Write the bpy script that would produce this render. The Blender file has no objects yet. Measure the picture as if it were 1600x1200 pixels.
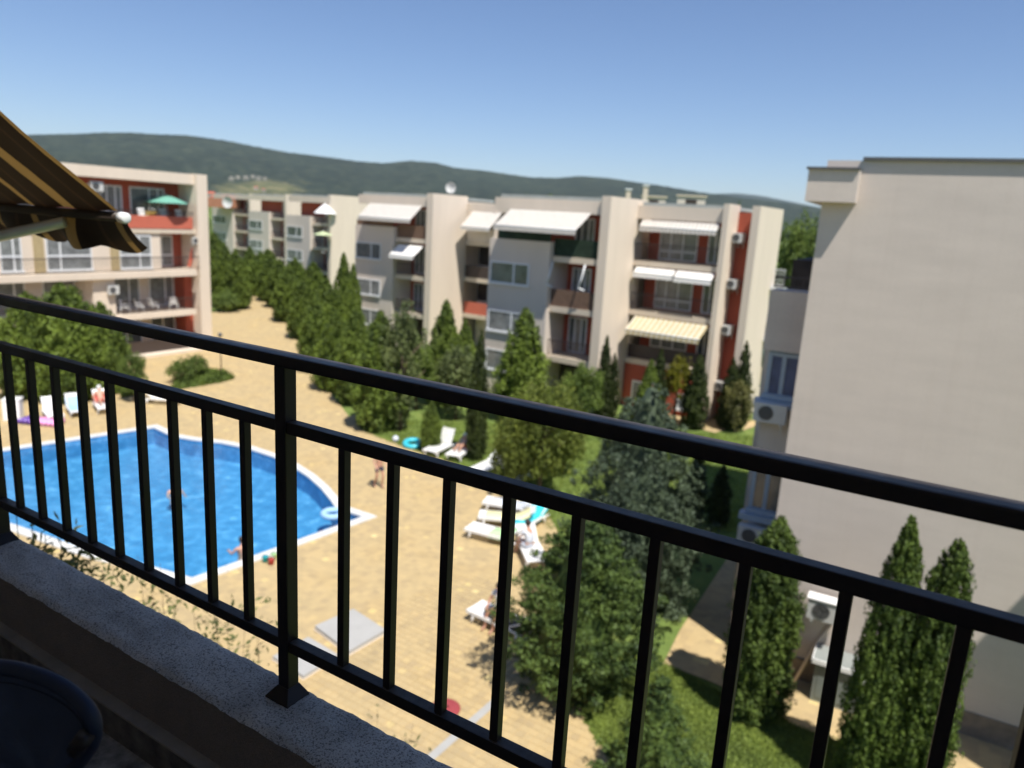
import bpy, bmesh, math, random
import numpy as np
from math import radians, sin, cos, tan, pi, hypot, atan2
from mathutils import Vector, Matrix, geometry

# ------------------------------------------------------------------ camera, light, exposure
sc = bpy.context.scene
COL = sc.collection
H = 10.6                                   # eye height above the pool deck
PITCH, ROLL, FPX = radians(12.7), radians(3.35), 1150.0
_r = Vector((1, 0, 0)); _u = Vector((0, sin(PITCH), cos(PITCH))); _f = Vector((0, cos(PITCH), -sin(PITCH)))
CX = cos(ROLL) * _r + sin(ROLL) * _u
CY = -sin(ROLL) * _r + cos(ROLL) * _u
cam_data = bpy.data.cameras.new('camera'); cam = bpy.data.objects.new('camera', cam_data); COL.objects.link(cam)
cam.matrix_world = Matrix(((CX.x, CY.x, -_f.x, 0), (CX.y, CY.y, -_f.y, 0), (CX.z, CY.z, -_f.z, H), (0, 0, 0, 1)))
cam_data.sensor_width = 36; cam_data.lens = FPX / 1600 * 36
cam_data.clip_start = .05; cam_data.clip_end = 30000
cam_data.dof.use_dof = True; cam_data.dof.focus_distance = 1.5; cam_data.dof.aperture_fstop = 3.2
sc.camera = cam

SUN_AZ, SUN_EL = 150.0, 62.0               # compass angle clockwise from the viewing direction (+Y)
world = bpy.data.worlds.new('World'); sc.world = world; world.use_nodes = True
wn = world.node_tree; wn.nodes.clear()
sky = wn.nodes.new('ShaderNodeTexSky'); sky.sky_type = 'NISHITA'; sky.sun_disc = False
sky.sun_elevation = radians(SUN_EL); sky.sun_rotation = radians(SUN_AZ)
sky.air_density = 1.0; sky.dust_density = 0.0; sky.ozone_density = 1.5; sky.altitude = 50
bg = wn.nodes.new('ShaderNodeBackground'); bg.inputs[1].default_value = 0.08
wo = wn.nodes.new('ShaderNodeOutputWorld')
tint = wn.nodes.new('ShaderNodeMix'); tint.data_type = 'RGBA'; tint.blend_type = 'MULTIPLY'; tint.inputs[0].default_value = 1; tint.inputs[7].default_value = (.84, .925, 1.13, 1)
wn.links.new(sky.outputs[0], tint.inputs[6]); wn.links.new(tint.outputs[2], bg.inputs[0]); wn.links.new(bg.outputs[0], wo.inputs[0])
sl = bpy.data.lights.new('sun', 'SUN'); sl.energy = 5.0; sl.angle = radians(.53); sl.color = (1, .95, .87)
sun = bpy.data.objects.new('sun', sl); COL.objects.link(sun)
_sd = Vector((sin(radians(SUN_AZ)) * cos(radians(SUN_EL)), cos(radians(SUN_AZ)) * cos(radians(SUN_EL)), sin(radians(SUN_EL))))
sun.rotation_euler = _sd.to_track_quat('Z', 'Y').to_euler(); sun.location = (0, 0, 60)
sc.view_settings.view_transform = 'Standard'; sc.view_settings.look = 'None'
sc.view_settings.exposure = 0.42; sc.view_settings.gamma = 1.0
sc.render.engine = 'CYCLES'
sc.cycles.use_denoising = True
sc.cycles.max_bounces = 6; sc.cycles.diffuse_bounces = 4; sc.cycles.glossy_bounces = 3; sc.cycles.transparent_max_bounces = 8
sc.cycles.volume_bounces = 0

# ------------------------------------------------------------------ helpers: places
def az(d): return Vector((sin(radians(d)), cos(radians(d)), 0))
EYE = Vector((0, 0, H))
def ray(px, py):
    px = float(px); py = float(py); return (px - 800) / FPX * CX - (py - 600) / FPX * CY + _f
def at(px, py, z=0.0):
    d = ray(px, py); return EYE + d * ((z - H) / d.z)
def at_d(px, py, D):
    D = float(D)
    d = ray(px, py); return EYE + d * (D / hypot(d.x, d.y))
def at_plane(px, py, p0, n):
    d = ray(px, py); return EYE + d * ((p0 - EYE).dot(n) / d.dot(n))

def tag(o, label=None, cat=None, group=None, kind=None):
    if label: o['label'] = label
    if cat: o['category'] = cat
    if group: o['group'] = group
    if kind: o['kind'] = kind
    return o
def thing(name, label, cat, loc=(0, 0, 0), rz=0.0, group=None, scale=(1, 1, 1)):
    o = bpy.data.objects.new(name, None); COL.objects.link(o)
    o.location = loc; o.rotation_euler = (0, 0, rz); o.scale = scale; o.empty_display_size = .3
    return tag(o, label, cat, group)
def rot_of(a): return radians(90 - a)      # turns local +x to compass angle a; local +y then points to a-90
def link(name, me, parent=None, m=None):
    o = bpy.data.objects.new(name, me); COL.objects.link(o)
    if m is not None:
        if len(me.materials) == 0: me.materials.append(m)
    if parent is not None: o.parent = parent
    return o
def copy_thing(src, loc, rz, scale=None, label=None, group=None):
    r = src.copy(); COL.objects.link(r); r.location = loc; r.rotation_euler = (0, 0, rz)
    if scale is not None: r.scale = scale
    if label: r['label'] = label
    if group: r['group'] = group
    for ch in list(src.children):
        c = ch.copy(); COL.objects.link(c); c.parent = r
        for g in list(ch.children):
            d = g.copy(); COL.objects.link(d); d.parent = c
    return r

class MB:
    def __init__(s): s.v = []; s.f = []; s.sm = []
    def add(s, vs, fs, smooth=False):
        b = len(s.v); s.v += [tuple(v) for v in vs]; s.f += [tuple(i + b for i in f) for f in fs]; s.sm += [smooth] * len(fs); return s
    def box(s, x0, x1, y0, y1, z0, z1):
        return s.add([(x0, y0, z0), (x1, y0, z0), (x1, y1, z0), (x0, y1, z0), (x0, y0, z1), (x1, y0, z1), (x1, y1, z1), (x0, y1, z1)],
                     [(0, 3, 2, 1), (4, 5, 6, 7), (0, 1, 5, 4), (1, 2, 6, 5), (2, 3, 7, 6), (3, 0, 4, 7)])
    def obox(s, c, ax, ay, az_):            # box from centre and three half axes
        c, ax, ay, az_ = map(Vector, (c, ax, ay, az_))
        P = [c + ax * i + ay * j + az_ * k for k in (-1, 1) for j in (-1, 1) for i in (-1, 1)]
        return s.add(P, [(0, 2, 3, 1), (4, 5, 7, 6), (0, 1, 5, 4), (1, 3, 7, 5), (3, 2, 6, 7), (2, 0, 4, 6)])
    def tube(s, pts, r, n=8, cap=True):
        pts = [Vector(p) for p in pts]; rs = r if isinstance(r, (list, tuple)) else [r] * len(pts)
        base = len(s.v); up = None; rings = []
        for i, p in enumerate(pts):
            t = (pts[min(i + 1, len(pts) - 1)] - pts[max(i - 1, 0)]).normalized()
            if up is None:
                up = Vector((0, 0, 1)) if abs(t.z) < .9 else Vector((1, 0, 0))
            a = t.cross(up)
            a = a.normalized() if a.length > 1e-6 else Vector((1, 0, 0))
            b = a.cross(t).normalized(); up = b
            rings.append([p + (a * cos(2 * pi * k / n) + b * sin(2 * pi * k / n)) * rs[i] for k in range(n)])
        vs = [v for ring in rings for v in ring]; fs = []
        for i in range(len(pts) - 1):
            for k in range(n):
                fs.append((i * n + k, i * n + (k + 1) % n, (i + 1) * n + (k + 1) % n, (i + 1) * n + k))
        if cap: fs += [tuple(range(n - 1, -1, -1)), tuple((len(pts) - 1) * n + k for k in range(n))]
        return s.add(vs, fs, True)
    def ball(s, c, r, n=10, m=7, sq=(1, 1, 1)):
        vs = []; fs = []
        for i in range(m + 1):
            th = pi * i / m
            for k in range(n):
                ph = 2 * pi * k / n
                vs.append((c[0] + r * sq[0] * sin(th) * cos(ph), c[1] + r * sq[1] * sin(th) * sin(ph), c[2] + r * sq[2] * cos(th)))
        for i in range(m):
            for k in range(n):
                fs.append((i * n + k, (i + 1) * n + k, (i + 1) * n + (k + 1) % n, i * n + (k + 1) % n))
        return s.add(vs, fs, True)
    def prism(s, poly, z0, z1):
        n = len(poly); vs = [(p[0], p[1], z0) for p in poly] + [(p[0], p[1], z1) for p in poly]
        fs = [(k, (k + 1) % n, n + (k + 1) % n, n + k) for k in range(n)] + [tuple(range(n - 1, -1, -1)), tuple(range(n, 2 * n))]
        return s.add(vs, fs)
    def build(s, name, m, parent=None, bevel=0, kind=None):
        me = bpy.data.meshes.new(name); me.from_pydata(s.v, [], s.f); me.update()
        if any(s.sm): me.polygons.foreach_set('use_smooth', s.sm)
        if bevel:
            bm = bmesh.new(); bm.from_mesh(me)
            bmesh.ops.bevel(bm, geom=list(bm.edges), offset=bevel, segments=2, profile=.6, affect='EDGES', clamp_overlap=True)
            bm.to_mesh(me); bm.free()
        o = link(name, me, parent, m)
        if kind: o['kind'] = kind
        return o
def B(*a): return MB().box(*a)
def sheet(name, outer, z, m, holes=(), parent=None, kind='structure'):
    polys = [[Vector((p[0], p[1], 0)) for p in outer]] + [[Vector((p[0], p[1], 0)) for p in h] for h in holes]
    flat = [p for poly in polys for p in poly]
    tris = geometry.tessellate_polygon(polys)
    me = bpy.data.meshes.new(name)
    fs = []
    for t in tris:
        a, b, c = (flat[i] for i in t)
        fs.append(t if (b - a).cross(c - a).z > 0 else t[::-1])
    me.from_pydata([(p.x, p.y, z) for p in flat], [], fs); me.update()
    o = link(name, me, parent, m)
    if kind: o['kind'] = kind
    return o

# ------------------------------------------------------------------ helpers: materials
def _mat(name):
    m = bpy.data.materials.new(name); m.use_nodes = True
    nt = m.node_tree; b = nt.nodes['Principled BSDF']; return m, nt, b
def N(nt, typ, **kw):
    n = nt.nodes.new(typ)
    for k, v in kw.items():
        if k in ('operation', 'blend_type', 'data_type', 'interpolation', 'feature', 'noise_dimensions', 'wave_type', 'bands_direction', 'distance'): setattr(n, k, v)
        else: n.inputs[k].default_value = v
    return n
def ramp(nt, src, stops, interp='LINEAR'):
    r = nt.nodes.new('ShaderNodeValToRGB'); r.color_ramp.interpolation = interp
    e = r.color_ramp.elements
    while len(e) > 1: e.remove(e[-1])
    e[0].position = stops[0][0]; e[0].color = (*stops[0][1], 1)
    for p, c in stops[1:]:
        q = e.new(p); q.color = (*c, 1)
    nt.links.new(src, r.inputs[0]); return r.outputs[0]
def coords(nt, kind='Object'): return nt.nodes.new('ShaderNodeTexCoord').outputs[kind]
def worldpos(nt): return nt.nodes.new('ShaderNodeNewGeometry').outputs['Position']
def shade(c, k): return tuple(max(0, min(1, x * k)) for x in c)
def mottled(name, c, rough=.8, var=.12, scale=3.0, bump=0.0, bscale=60.0, fine=0.0, metallic=0.0, spec=.3, streak=False):
    m, nt, b = _mat(name); co = coords(nt)
    if streak:
        mp = N(nt, 'ShaderNodeMapping'); mp.inputs['Scale'].default_value = (1, 1, .18); nt.links.new(co, mp.inputs[0]); co1 = mp.outputs[0]
    else: co1 = co
    n1 = N(nt, 'ShaderNodeTexNoise', Scale=scale, Detail=6.0, Roughness=.6); nt.links.new(co1, n1.inputs['Vector'])
    col = ramp(nt, n1.outputs[0], [(.3, shade(c, 1 - var)), (.7, shade(c, 1 + var))])
    if fine:
        n3 = N(nt, 'ShaderNodeTexNoise', Scale=bscale * 1.7, Detail=3.0); nt.links.new(co, n3.inputs['Vector'])
        k = ramp(nt, n3.outputs[0], [(.36, (1 - fine,) * 3), (.58, (1, 1, 1))])
        mx = N(nt, 'ShaderNodeMix', data_type='RGBA', blend_type='MULTIPLY'); mx.inputs[0].default_value = 1
        nt.links.new(col, mx.inputs[6]); nt.links.new(k, mx.inputs[7]); col = mx.outputs[2]
    nt.links.new(col, b.inputs['Base Color'])
    b.inputs['Roughness'].default_value = rough; b.inputs['Metallic'].default_value = metallic; b.inputs['Specular IOR Level'].default_value = spec
    if bump:
        n2 = N(nt, 'ShaderNodeTexNoise', Scale=bscale, Detail=5.0, Roughness=.65); nt.links.new(co, n2.inputs['Vector'])
        bp = N(nt, 'ShaderNodeBump', Strength=bump, Distance=.02); nt.links.new(n2.outputs[0], bp.inputs['Height']); nt.links.new(bp.outputs[0], b.inputs['Normal'])
    return m
def plain(name, c, rough=.5, metallic=0.0, spec=.5): return mottled(name, c, rough, .05, 9.0, metallic=metallic, spec=spec)

def leafy(name, c, var=.35, yellow=.0, trans=.25, nscale=1.3):
    m, nt, b = _mat(name); co = coords(nt)
    n1 = N(nt, 'ShaderNodeTexNoise', Scale=nscale, Detail=2.0); nt.links.new(co, n1.inputs['Vector'])
    n2 = N(nt, 'ShaderNodeTexNoise', Scale=nscale * 14, Detail=1.0); nt.links.new(co, n2.inputs['Vector'])
    ad = N(nt, 'ShaderNodeMath', operation='ADD'); nt.links.new(n1.outputs[0], ad.inputs[0]); nt.links.new(n2.outputs[0], ad.inputs[1])
    hf = N(nt, 'ShaderNodeMath', operation='MULTIPLY'); hf.inputs[1].default_value = .5; nt.links.new(ad.outputs[0], hf.inputs[0])
    hi = (c[0] * (1 + var) + yellow * .08, c[1] * (1 + var * .8) + yellow * .05, c[2] * (1 + var * .3))
    col = ramp(nt, hf.outputs[0], [(.38, shade(c, 1 - var)), (.62, hi)])
    oi = nt.nodes.new('ShaderNodeObjectInfo')
    k = ramp(nt, oi.outputs['Random'], [(0, (.85, .85, .85)), (1, (1.0, 1.0, .95))])
    mx = N(nt, 'ShaderNodeMix', data_type='RGBA', blend_type='MULTIPLY'); mx.inputs[0].default_value = 1
    nt.links.new(col, mx.inputs[6]); nt.links.new(k, mx.inputs[7])
    nt.links.new(mx.outputs[2], b.inputs['Base Color']); b.inputs['Roughness'].default_value = .6; b.inputs['Specular IOR Level'].default_value = .25
    tr = nt.nodes.new('ShaderNodeBsdfTranslucent'); ms = nt.nodes.new('ShaderNodeMixShader'); ms.inputs[0].default_value = trans
    nt.links.new(mx.outputs[2], tr.inputs[0]); nt.links.new(b.outputs[0], ms.inputs[1]); nt.links.new(tr.outputs[0], ms.inputs[2])
    nt.links.new(ms.outputs[0], nt.nodes['Material Output'].inputs[0])
    return m

CREAM = (.64, .54, .41); CREAM_DIM = (.50, .435, .355); REDC = (.30, .075, .045)
M = dict(
    cream=mottled('cream_plaster', (.70, .60, .49), .9, .05, .9, .15, 30, streak=True),
    cream_dim=mottled('grazed_cream_plaster', (.63, .555, .485), .9, .05, .7, .2, 25, streak=True),  # same cream plaster, with the dimmer grazing light put into its colour
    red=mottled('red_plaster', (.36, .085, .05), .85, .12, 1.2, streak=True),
    redlit=mottled('lit_red_plaster', (.52, .14, .09), .85, .08, 1.2),  # lighter copy of the red plaster, sunlight put into the colour
    slab=mottled('slab_edge_plaster', (.62, .53, .42), .9, .07, 1.0),
    coping=mottled('metal_coping', (.12, .12, .12), .5, .1, 3, metallic=.3),
    white=plain('white_frame', (.72, .73, .74), .4),
    bluewhite=plain('pale_blue_frame', (.36, .43, .50), .4),
    glass=mottled('window_glass', (.10, .115, .12), .12, .5, 1.3, spec=.8),
    curtain=mottled('curtained_glass', (.20, .21, .21), .15, .35, 2.2, spec=.8),
    bluecurtain=mottled('blue_curtained_glass', (.09, .11, .19), .2, .3, 2.2, spec=.7),
    darkroom=mottled('painted_dark_opening', (.045, .035, .03), .8, .5, 1.5),  # near-black colour stands in for the shade inside openings
    railm=plain('brown_railing_metal', (.05, .035, .03), .5),
    reed=mottled('reed_screen', (.16, .10, .07), .9, .3, 8),
    greennet=mottled('green_netting', (.022, .04, .026), .9, .4, 3),
    stone=mottled('stone_plinth', (.22, .18, .14), .9, .3, 4, .5, 30),
    concrete=mottled('grey_concrete', (.38, .375, .36), .85, .05, 3, .2, 30),
    roofgrey=mottled('grey_roofing', (.30, .33, .32), .8, .15, 1),
    acw=plain('appliance_white', (.56, .56, .54), .45),
    acd=plain('appliance_grille', (.10, .10, .10), .5),
    bark=mottled('bark', (.10, .07, .05), .9, .3, 6, .5, 40),
    plastic=plain('white_plastic', (.85, .85, .84), .35),
    black=plain('black_towel', (.03, .03, .035), .8),
    teal=plain('turquoise_towel', (.03, .45, .55), .8),
    lime=plain('pale_green_towel', (.45, .75, .35), .8),
    lemon=plain('pale_yellow_towel', (.80, .75, .40), .8),
    pink=plain('pink_vinyl', (.85, .35, .65), .35),
    purple=plain('purple_vinyl', (.15, .07, .35), .35),
    redt=plain('red_towel', (.55, .07, .06), .8),
    skyt=plain('pale_blue_towel', (.35, .55, .75), .8),
    skin=plain('skin', (.52, .29, .20), .55),
    tan=plain('tanned_skin', (.40, .20, .13), .55),
    hair=plain('dark_hair', (.03, .02, .015), .6),
    navy=plain('navy_cloth', (.02, .03, .07), .8),
    shirt=mottled('pale_striped_shirt', (.62, .66, .74), .8, .25, 14),
    whitec=plain('white_cloth', (.80, .80, .78), .8),
    mint=plain('mint_parasol_cloth', (.14, .36, .28), .7),
    pistachio=plain('pistachio_cloth', (.48, .55, .32), .8),
    yellow=plain('yellow_plastic', (.65, .45, .08), .5),
)
def gable_mat():
    m, nt, b = _mat('gable_plaster'); co = coords(nt)
    def layer(scale3, sc_, det, stops):
        mp = N(nt, 'ShaderNodeMapping'); mp.inputs['Scale'].default_value = scale3; nt.links.new(co, mp.inputs[0])
        n = N(nt, 'ShaderNodeTexNoise', Scale=sc_, Detail=det, Roughness=.62); nt.links.new(mp.outputs[0], n.inputs['Vector'])
        return ramp(nt, n.outputs[0], stops), n
    c, _ = layer((.5, .5, 2.2), 1.1, 6.0, [(.3, (.575, .505, .450)), (.7, (.640, .562, .500))])      # uneven trowelled bands
    d, _ = layer((3.0, 3.0, .14), 1.6, 5.0, [(.25, (.965, .96, .955)), (.5, (1, 1, 1))])              # faint run-off streaks
    f, fn = layer((1, 1, 1), 26.0, 6.0, [(.3, (.93, .93, .93)), (.6, (1, 1, 1))])
    for k in (d, f):
        mx = N(nt, 'ShaderNodeMix', data_type='RGBA', blend_type='MULTIPLY'); mx.inputs[0].default_value = 1
        nt.links.new(c, mx.inputs[6]); nt.links.new(k, mx.inputs[7]); c = mx.outputs[2]
    nt.links.new(c, b.inputs['Base Color']); b.inputs['Roughness'].default_value = .95; b.inputs['Specular IOR Level'].default_value = .15
    bp = N(nt, 'ShaderNodeBump', Strength=.25, Distance=.01); nt.links.new(fn.outputs[0], bp.inputs['Height']); nt.links.new(bp.outputs[0], b.inputs['Normal'])
    return m
M['gable'] = gable_mat()
# black powder-coated railing
def paint_black():
    m, nt, b = _mat('black_brown_railing_paint'); co = coords(nt)
    n = N(nt, 'ShaderNodeTexNoise', Scale=14.0, Detail=5.0); nt.links.new(co, n.inputs['Vector'])
    base = ramp(nt, n.outputs[0], [(.35, (.013, .009, .0085)), (.7, (.024, .017, .0155))])
    ge = nt.nodes.new('ShaderNodeNewGeometry'); sp = nt.nodes.new('ShaderNodeSeparateXYZ'); nt.links.new(ge.outputs['Normal'], sp.inputs[0])
    up_ = ramp(nt, sp.outputs[2], [(.75, (0, 0, 0)), (.98, (1, 1, 1))])
    nd = N(nt, 'ShaderNodeTexNoise', Scale=38.0, Detail=6.0, Roughness=.7); nt.links.new(co, nd.inputs['Vector'])
    dn = ramp(nt, nd.outputs[0], [(.3, (.15, .15, .15)), (.7, (.5, .5, .5))])
    mm = N(nt, 'ShaderNodeMath', operation='MULTIPLY'); nt.links.new(up_, mm.inputs[0]); nt.links.new(dn, mm.inputs[1])
    md = N(nt, 'ShaderNodeMix', data_type='RGBA'); md.inputs[7].default_value = (.14, .125, .11, 1)      # settled dust
    nt.links.new(mm.outputs[0], md.inputs[0]); nt.links.new(base, md.inputs[6]); nt.links.new(md.outputs[2], b.inputs['Base Color'])
    r = ramp(nt, n.outputs[0], [(.3, (.38,) * 3), (.7, (.55,) * 3)]); nt.links.new(r, b.inputs['Roughness'])
    n2 = N(nt, 'ShaderNodeTexNoise', Scale=220.0, Detail=3.0); nt.links.new(co, n2.inputs['Vector'])
    bp = N(nt, 'ShaderNodeBump', Strength=.12, Distance=.002); nt.links.new(n2.outputs[0], bp.inputs['Height']); nt.links.new(bp.outputs[0], b.inputs['Normal'])
    b.inputs['Specular IOR Level'].default_value = .22
    return m
M['rail'] = paint_black()
def ledge_mat():
    m, nt, b = _mat('rough_speckled_render'); co = coords(nt)
    n1 = N(nt, 'ShaderNodeTexNoise', Scale=5.0, Detail=8.0, Roughness=.65); nt.links.new(co, n1.inputs['Vector'])
    base = ramp(nt, n1.outputs[0], [(.32, (.34, .315, .28)), (.5, (.50, .46, .41)), (.7, (.62, .575, .52))])
    n2 = N(nt, 'ShaderNodeTexNoise', Scale=190.0, Detail=4.0, Roughness=.7); nt.links.new(co, n2.inputs['Vector'])
    sp = ramp(nt, n2.outputs[0], [(.38, (.28, .28, .28)), (.50, (1, 1, 1))])
    mx = N(nt, 'ShaderNodeMix', data_type='RGBA', blend_type='MULTIPLY'); mx.inputs[0].default_value = 1
    nt.links.new(base, mx.inputs[6]); nt.links.new(sp, mx.inputs[7]); nt.links.new(mx.outputs[2], b.inputs['Base Color'])
    b.inputs['Roughness'].default_value = .95
    bp = N(nt, 'ShaderNodeBump', Strength=.9, Distance=.006); nt.links.new(n2.outputs[0], bp.inputs['Height']); nt.links.new(bp.outputs[0], b.inputs['Normal'])
    return m
M['ledge'] = ledge_mat()
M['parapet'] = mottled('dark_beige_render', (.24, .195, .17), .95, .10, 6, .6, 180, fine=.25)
M['skirt'] = mottled('mottled_brown_tile', (.10, .085, .075), .6, .6, 22, .1, 60)
M['skirttop'] = mottled('pale_tile_grout', (.24, .21, .18), .8, .15, 12, .3, 90)
M['floort'] = mottled('grey_speckled_tile', (.20, .185, .17), .45, .55, 26, .05, 90)
def paver_mat():
    m, nt, b = _mat('sandy_pavers'); p = worldpos(nt)
    mp = N(nt, 'ShaderNodeMapping'); mp.inputs['Rotation'].default_value = (0, 0, radians(31.2)); nt.links.new(p, mp.inputs[0])
    sc_ = N(nt, 'ShaderNodeVectorMath', operation='MULTIPLY'); sc_.inputs[1].default_value = (5, 5, 0); nt.links.new(mp.outputs[0], sc_.inputs[0])
    fl = N(nt, 'ShaderNodeVectorMath', operation='FLOOR'); nt.links.new(sc_.outputs[0], fl.inputs[0])
    wnn = nt.nodes.new('ShaderNodeTexWhiteNoise'); nt.links.new(fl.outputs[0], wnn.inputs['Vector'])
    c1 = ramp(nt, wnn.outputs['Value'], [(0, (.405, .308, .172)), (.35, (.44, .335, .18)), (.8, (.475, .36, .19)), (.982, (.485, .365, .19)), (.995, (.60, .47, .21)), (1, (.66, .53, .26))])
    n = N(nt, 'ShaderNodeTexNoise', Scale=.45, Detail=5.0, Roughness=.6); nt.links.new(p, n.inputs['Vector'])
    c2 = ramp(nt, n.outputs[0], [(.3, (.92, .93, .95)), (.5, (1, 1, 1)), (.72, (1.0, .97, .90))])
    n3 = N(nt, 'ShaderNodeTexNoise', Scale=2.2, Detail=4.0, Roughness=.6); nt.links.new(p, n3.inputs['Vector'])
    c3 = ramp(nt, n3.outputs[0], [(.28, (.82, .83, .86)), (.46, (1, 1, 1))])  # random greyer patches, with soft shade painted into the paver tone
    mx = N(nt, 'ShaderNodeMix', data_type='RGBA', blend_type='MULTIPLY'); mx.inputs[0].default_value = 1
    nt.links.new(c1, mx.inputs[6]); nt.links.new(c2, mx.inputs[7])
    m2 = N(nt, 'ShaderNodeMix', data_type='RGBA', blend_type='MULTIPLY'); m2.inputs[0].default_value = 1
    nt.links.new(mx.outputs[2], m2.inputs[6]); nt.links.new(c3, m2.inputs[7])
    nt.links.new(m2.outputs[2], b.inputs['Base Color']); b.inputs['Roughness'].default_value = .9; b.inputs['Specular IOR Level'].default_value = .2
    return m
M['paver'] = paver_mat()
def grass_mat():
    m, nt, b = _mat('lawn_grass'); p = worldpos(nt)
    n = N(nt, 'ShaderNodeTexNoise', Scale=.8, Detail=6.0, Roughness=.65); nt.links.new(p, n.inputs['Vector'])
    n2 = N(nt, 'ShaderNodeTexNoise', Scale=18.0, Detail=4.0, Roughness=.7); nt.links.new(p, n2.inputs['Vector'])
    c = ramp(nt, n.outputs[0], [(.3, (.125, .185, .050)), (.5, (.165, .23, .058)), (.72, (.235, .275, .080))])
    d = ramp(nt, n2.outputs[0], [(.3, (.6, .6, .6)), (.6, (1, 1, 1))])
    mx = N(nt, 'ShaderNodeMix', data_type='RGBA', blend_type='MULTIPLY'); mx.inputs[0].default_value = 1
    nt.links.new(c, mx.inputs[6]); nt.links.new(d, mx.inputs[7]); nt.links.new(mx.outputs[2], b.inputs['Base Color'])
    b.inputs['Roughness'].default_value = .9; b.inputs['Specular IOR Level'].default_value = .1
    return m
M['grass'] = grass_mat()
M['blade'] = leafy('grass_blades', (.20, .28, .07), .3, .3, .3, 1.0)
def hill_mat():
    m, nt, b = _mat('forested_hillside'); p = worldpos(nt)
    n = N(nt, 'ShaderNodeTexNoise', Scale=.02, Detail=7.0, Roughness=.7); nt.links.new(p, n.inputs['Vector'])
    n2 = N(nt, 'ShaderNodeTexNoise', Scale=.0025, Detail=4.0); nt.links.new(p, n2.inputs['Vector'])
    c = ramp(nt, n.outputs[0], [(.3, (.008, .014, .008)), (.5, (.026, .037, .022)), (.72, (.065, .075, .042))])
    d = ramp(nt, n2.outputs[0], [(.35, (.75, .75, .75)), (.6, (1, 1, 1))])
    mx = N(nt, 'ShaderNodeMix', data_type='RGBA', blend_type='MULTIPLY'); mx.inputs[0].default_value = 1
    nt.links.new(c, mx.inputs[6]); nt.links.new(d, mx.inputs[7])
    # a clearing with dry meadow and scrub, a patch of ground cover of its own
    q = at_d(402, 291, 2950)
    df = N(nt, 'ShaderNodeVectorMath', operation='SUBTRACT'); df.inputs[1].default_value = tuple(q); nt.links.new(p, df.inputs[0])
    s2 = N(nt, 'ShaderNodeVectorMath', operation='MULTIPLY'); s2.inputs[1].default_value = (1 / 215, 1 / 700, 1 / 85); nt.links.new(df.outputs[0], s2.inputs[0])
    ln = N(nt, 'ShaderNodeVectorMath', operation='LENGTH'); nt.links.new(s2.outputs[0], ln.inputs[0])
    n4 = N(nt, 'ShaderNodeTexNoise', Scale=.009, Detail=5.0, Roughness=.7); nt.links.new(p, n4.inputs['Vector'])
    ad = N(nt, 'ShaderNodeMath', operation='MULTIPLY_ADD'); ad.inputs[1].default_value = 1.6; nt.links.new(n4.outputs[0], ad.inputs[0]); nt.links.new(ln.outputs['Value'], ad.inputs[2])
    mk = ramp(nt, ad.outputs[0], [(.62, (1, 1, 1)), (.80, (0, 0, 0))])
    mk2 = N(nt, 'ShaderNodeMath', operation='MULTIPLY'); mk2.inputs[1].default_value = .5; nt.links.new(ad.outputs[0], mk2.inputs[0])
    mk = ramp(nt, mk2.outputs[0], [(.56, (1, 1, 1)), (.76, (0, 0, 0))])
    mc = ramp(nt, n.outputs[0], [(.35, (.06, .075, .03)), (.5, (.12, .12, .05)), (.65, (.24, .20, .11))])
    m3 = N(nt, 'ShaderNodeMix', data_type='RGBA'); nt.links.new(mk, m3.inputs[0]); nt.links.new(mx.outputs[2], m3.inputs[6]); nt.links.new(mc, m3.inputs[7])
    nt.links.new(m3.outputs[2], b.inputs['Base Color'])
    b.inputs['Roughness'].default_value = 1; b.inputs['Specular IOR Level'].default_value = 0
    return m
M['hill'] = hill_mat()
M['village'] = mottled('village_wall', (.30, .27, .23), .9, .1, .05)
M['brick'] = mottled('brick_roof_wall', (.36, .17, .10), .9, .1, 2)
def stripes(name, period, stops, axis=0, trans=0.0, rough=.8):
    m, nt, b = _mat(name); co = coords(nt)
    sp = nt.nodes.new('ShaderNodeSeparateXYZ'); nt.links.new(co, sp.inputs[0])
    md = N(nt, 'ShaderNodeMath', operation='FLOORED_MODULO'); md.inputs[1].default_value = period; nt.links.new(sp.outputs[axis], md.inputs[0])
    dv = N(nt, 'ShaderNodeMath', operation='DIVIDE'); dv.inputs[1].default_value = period; nt.links.new(md.outputs[0], dv.inputs[0])
    col = ramp(nt, dv.outputs[0], stops, 'CONSTANT')
    n2 = N(nt, 'ShaderNodeTexNoise', Scale=6.0, Detail=4.0); nt.links.new(co, n2.inputs['Vector'])
    d = ramp(nt, n2.outputs[0], [(.3, (.85, .85, .85)), (.6, (1, 1, 1))])
    mx = N(nt, 'ShaderNodeMix', data_type='RGBA', blend_type='MULTIPLY'); mx.inputs[0].default_value = 1
    nt.links.new(col, mx.inputs[6]); nt.links.new(d, mx.inputs[7]); nt.links.new(mx.outputs[2], b.inputs['Base Color']); b.inputs['Roughness'].default_value = rough
    if trans:
        tr = nt.nodes.new('ShaderNodeBsdfTranslucent'); ms = nt.nodes.new('ShaderNodeMixShader'); ms.inputs[0].default_value = trans
        nt.links.new(mx.outputs[2], tr.inputs[0]); nt.links.new(b.outputs[0], ms.inputs[1]); nt.links.new(tr.outputs[0], ms.inputs[2])
        nt.links.new(ms.outputs[0], nt.nodes['Material Output'].inputs[0])
    return m
BR, YE = (.018, .0085, .0035), (.38, .22, .06)
M['awnown'] = stripes('brown_yellow_awning_cloth', .68, [(0, BR), (.03, YE), (.10, BR), (.26, shade(BR, 2.2)), (.30, BR), (.53, YE), (.665, BR), (.85, shade(BR, 2.2)), (.89, BR)], 0, .28)
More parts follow.
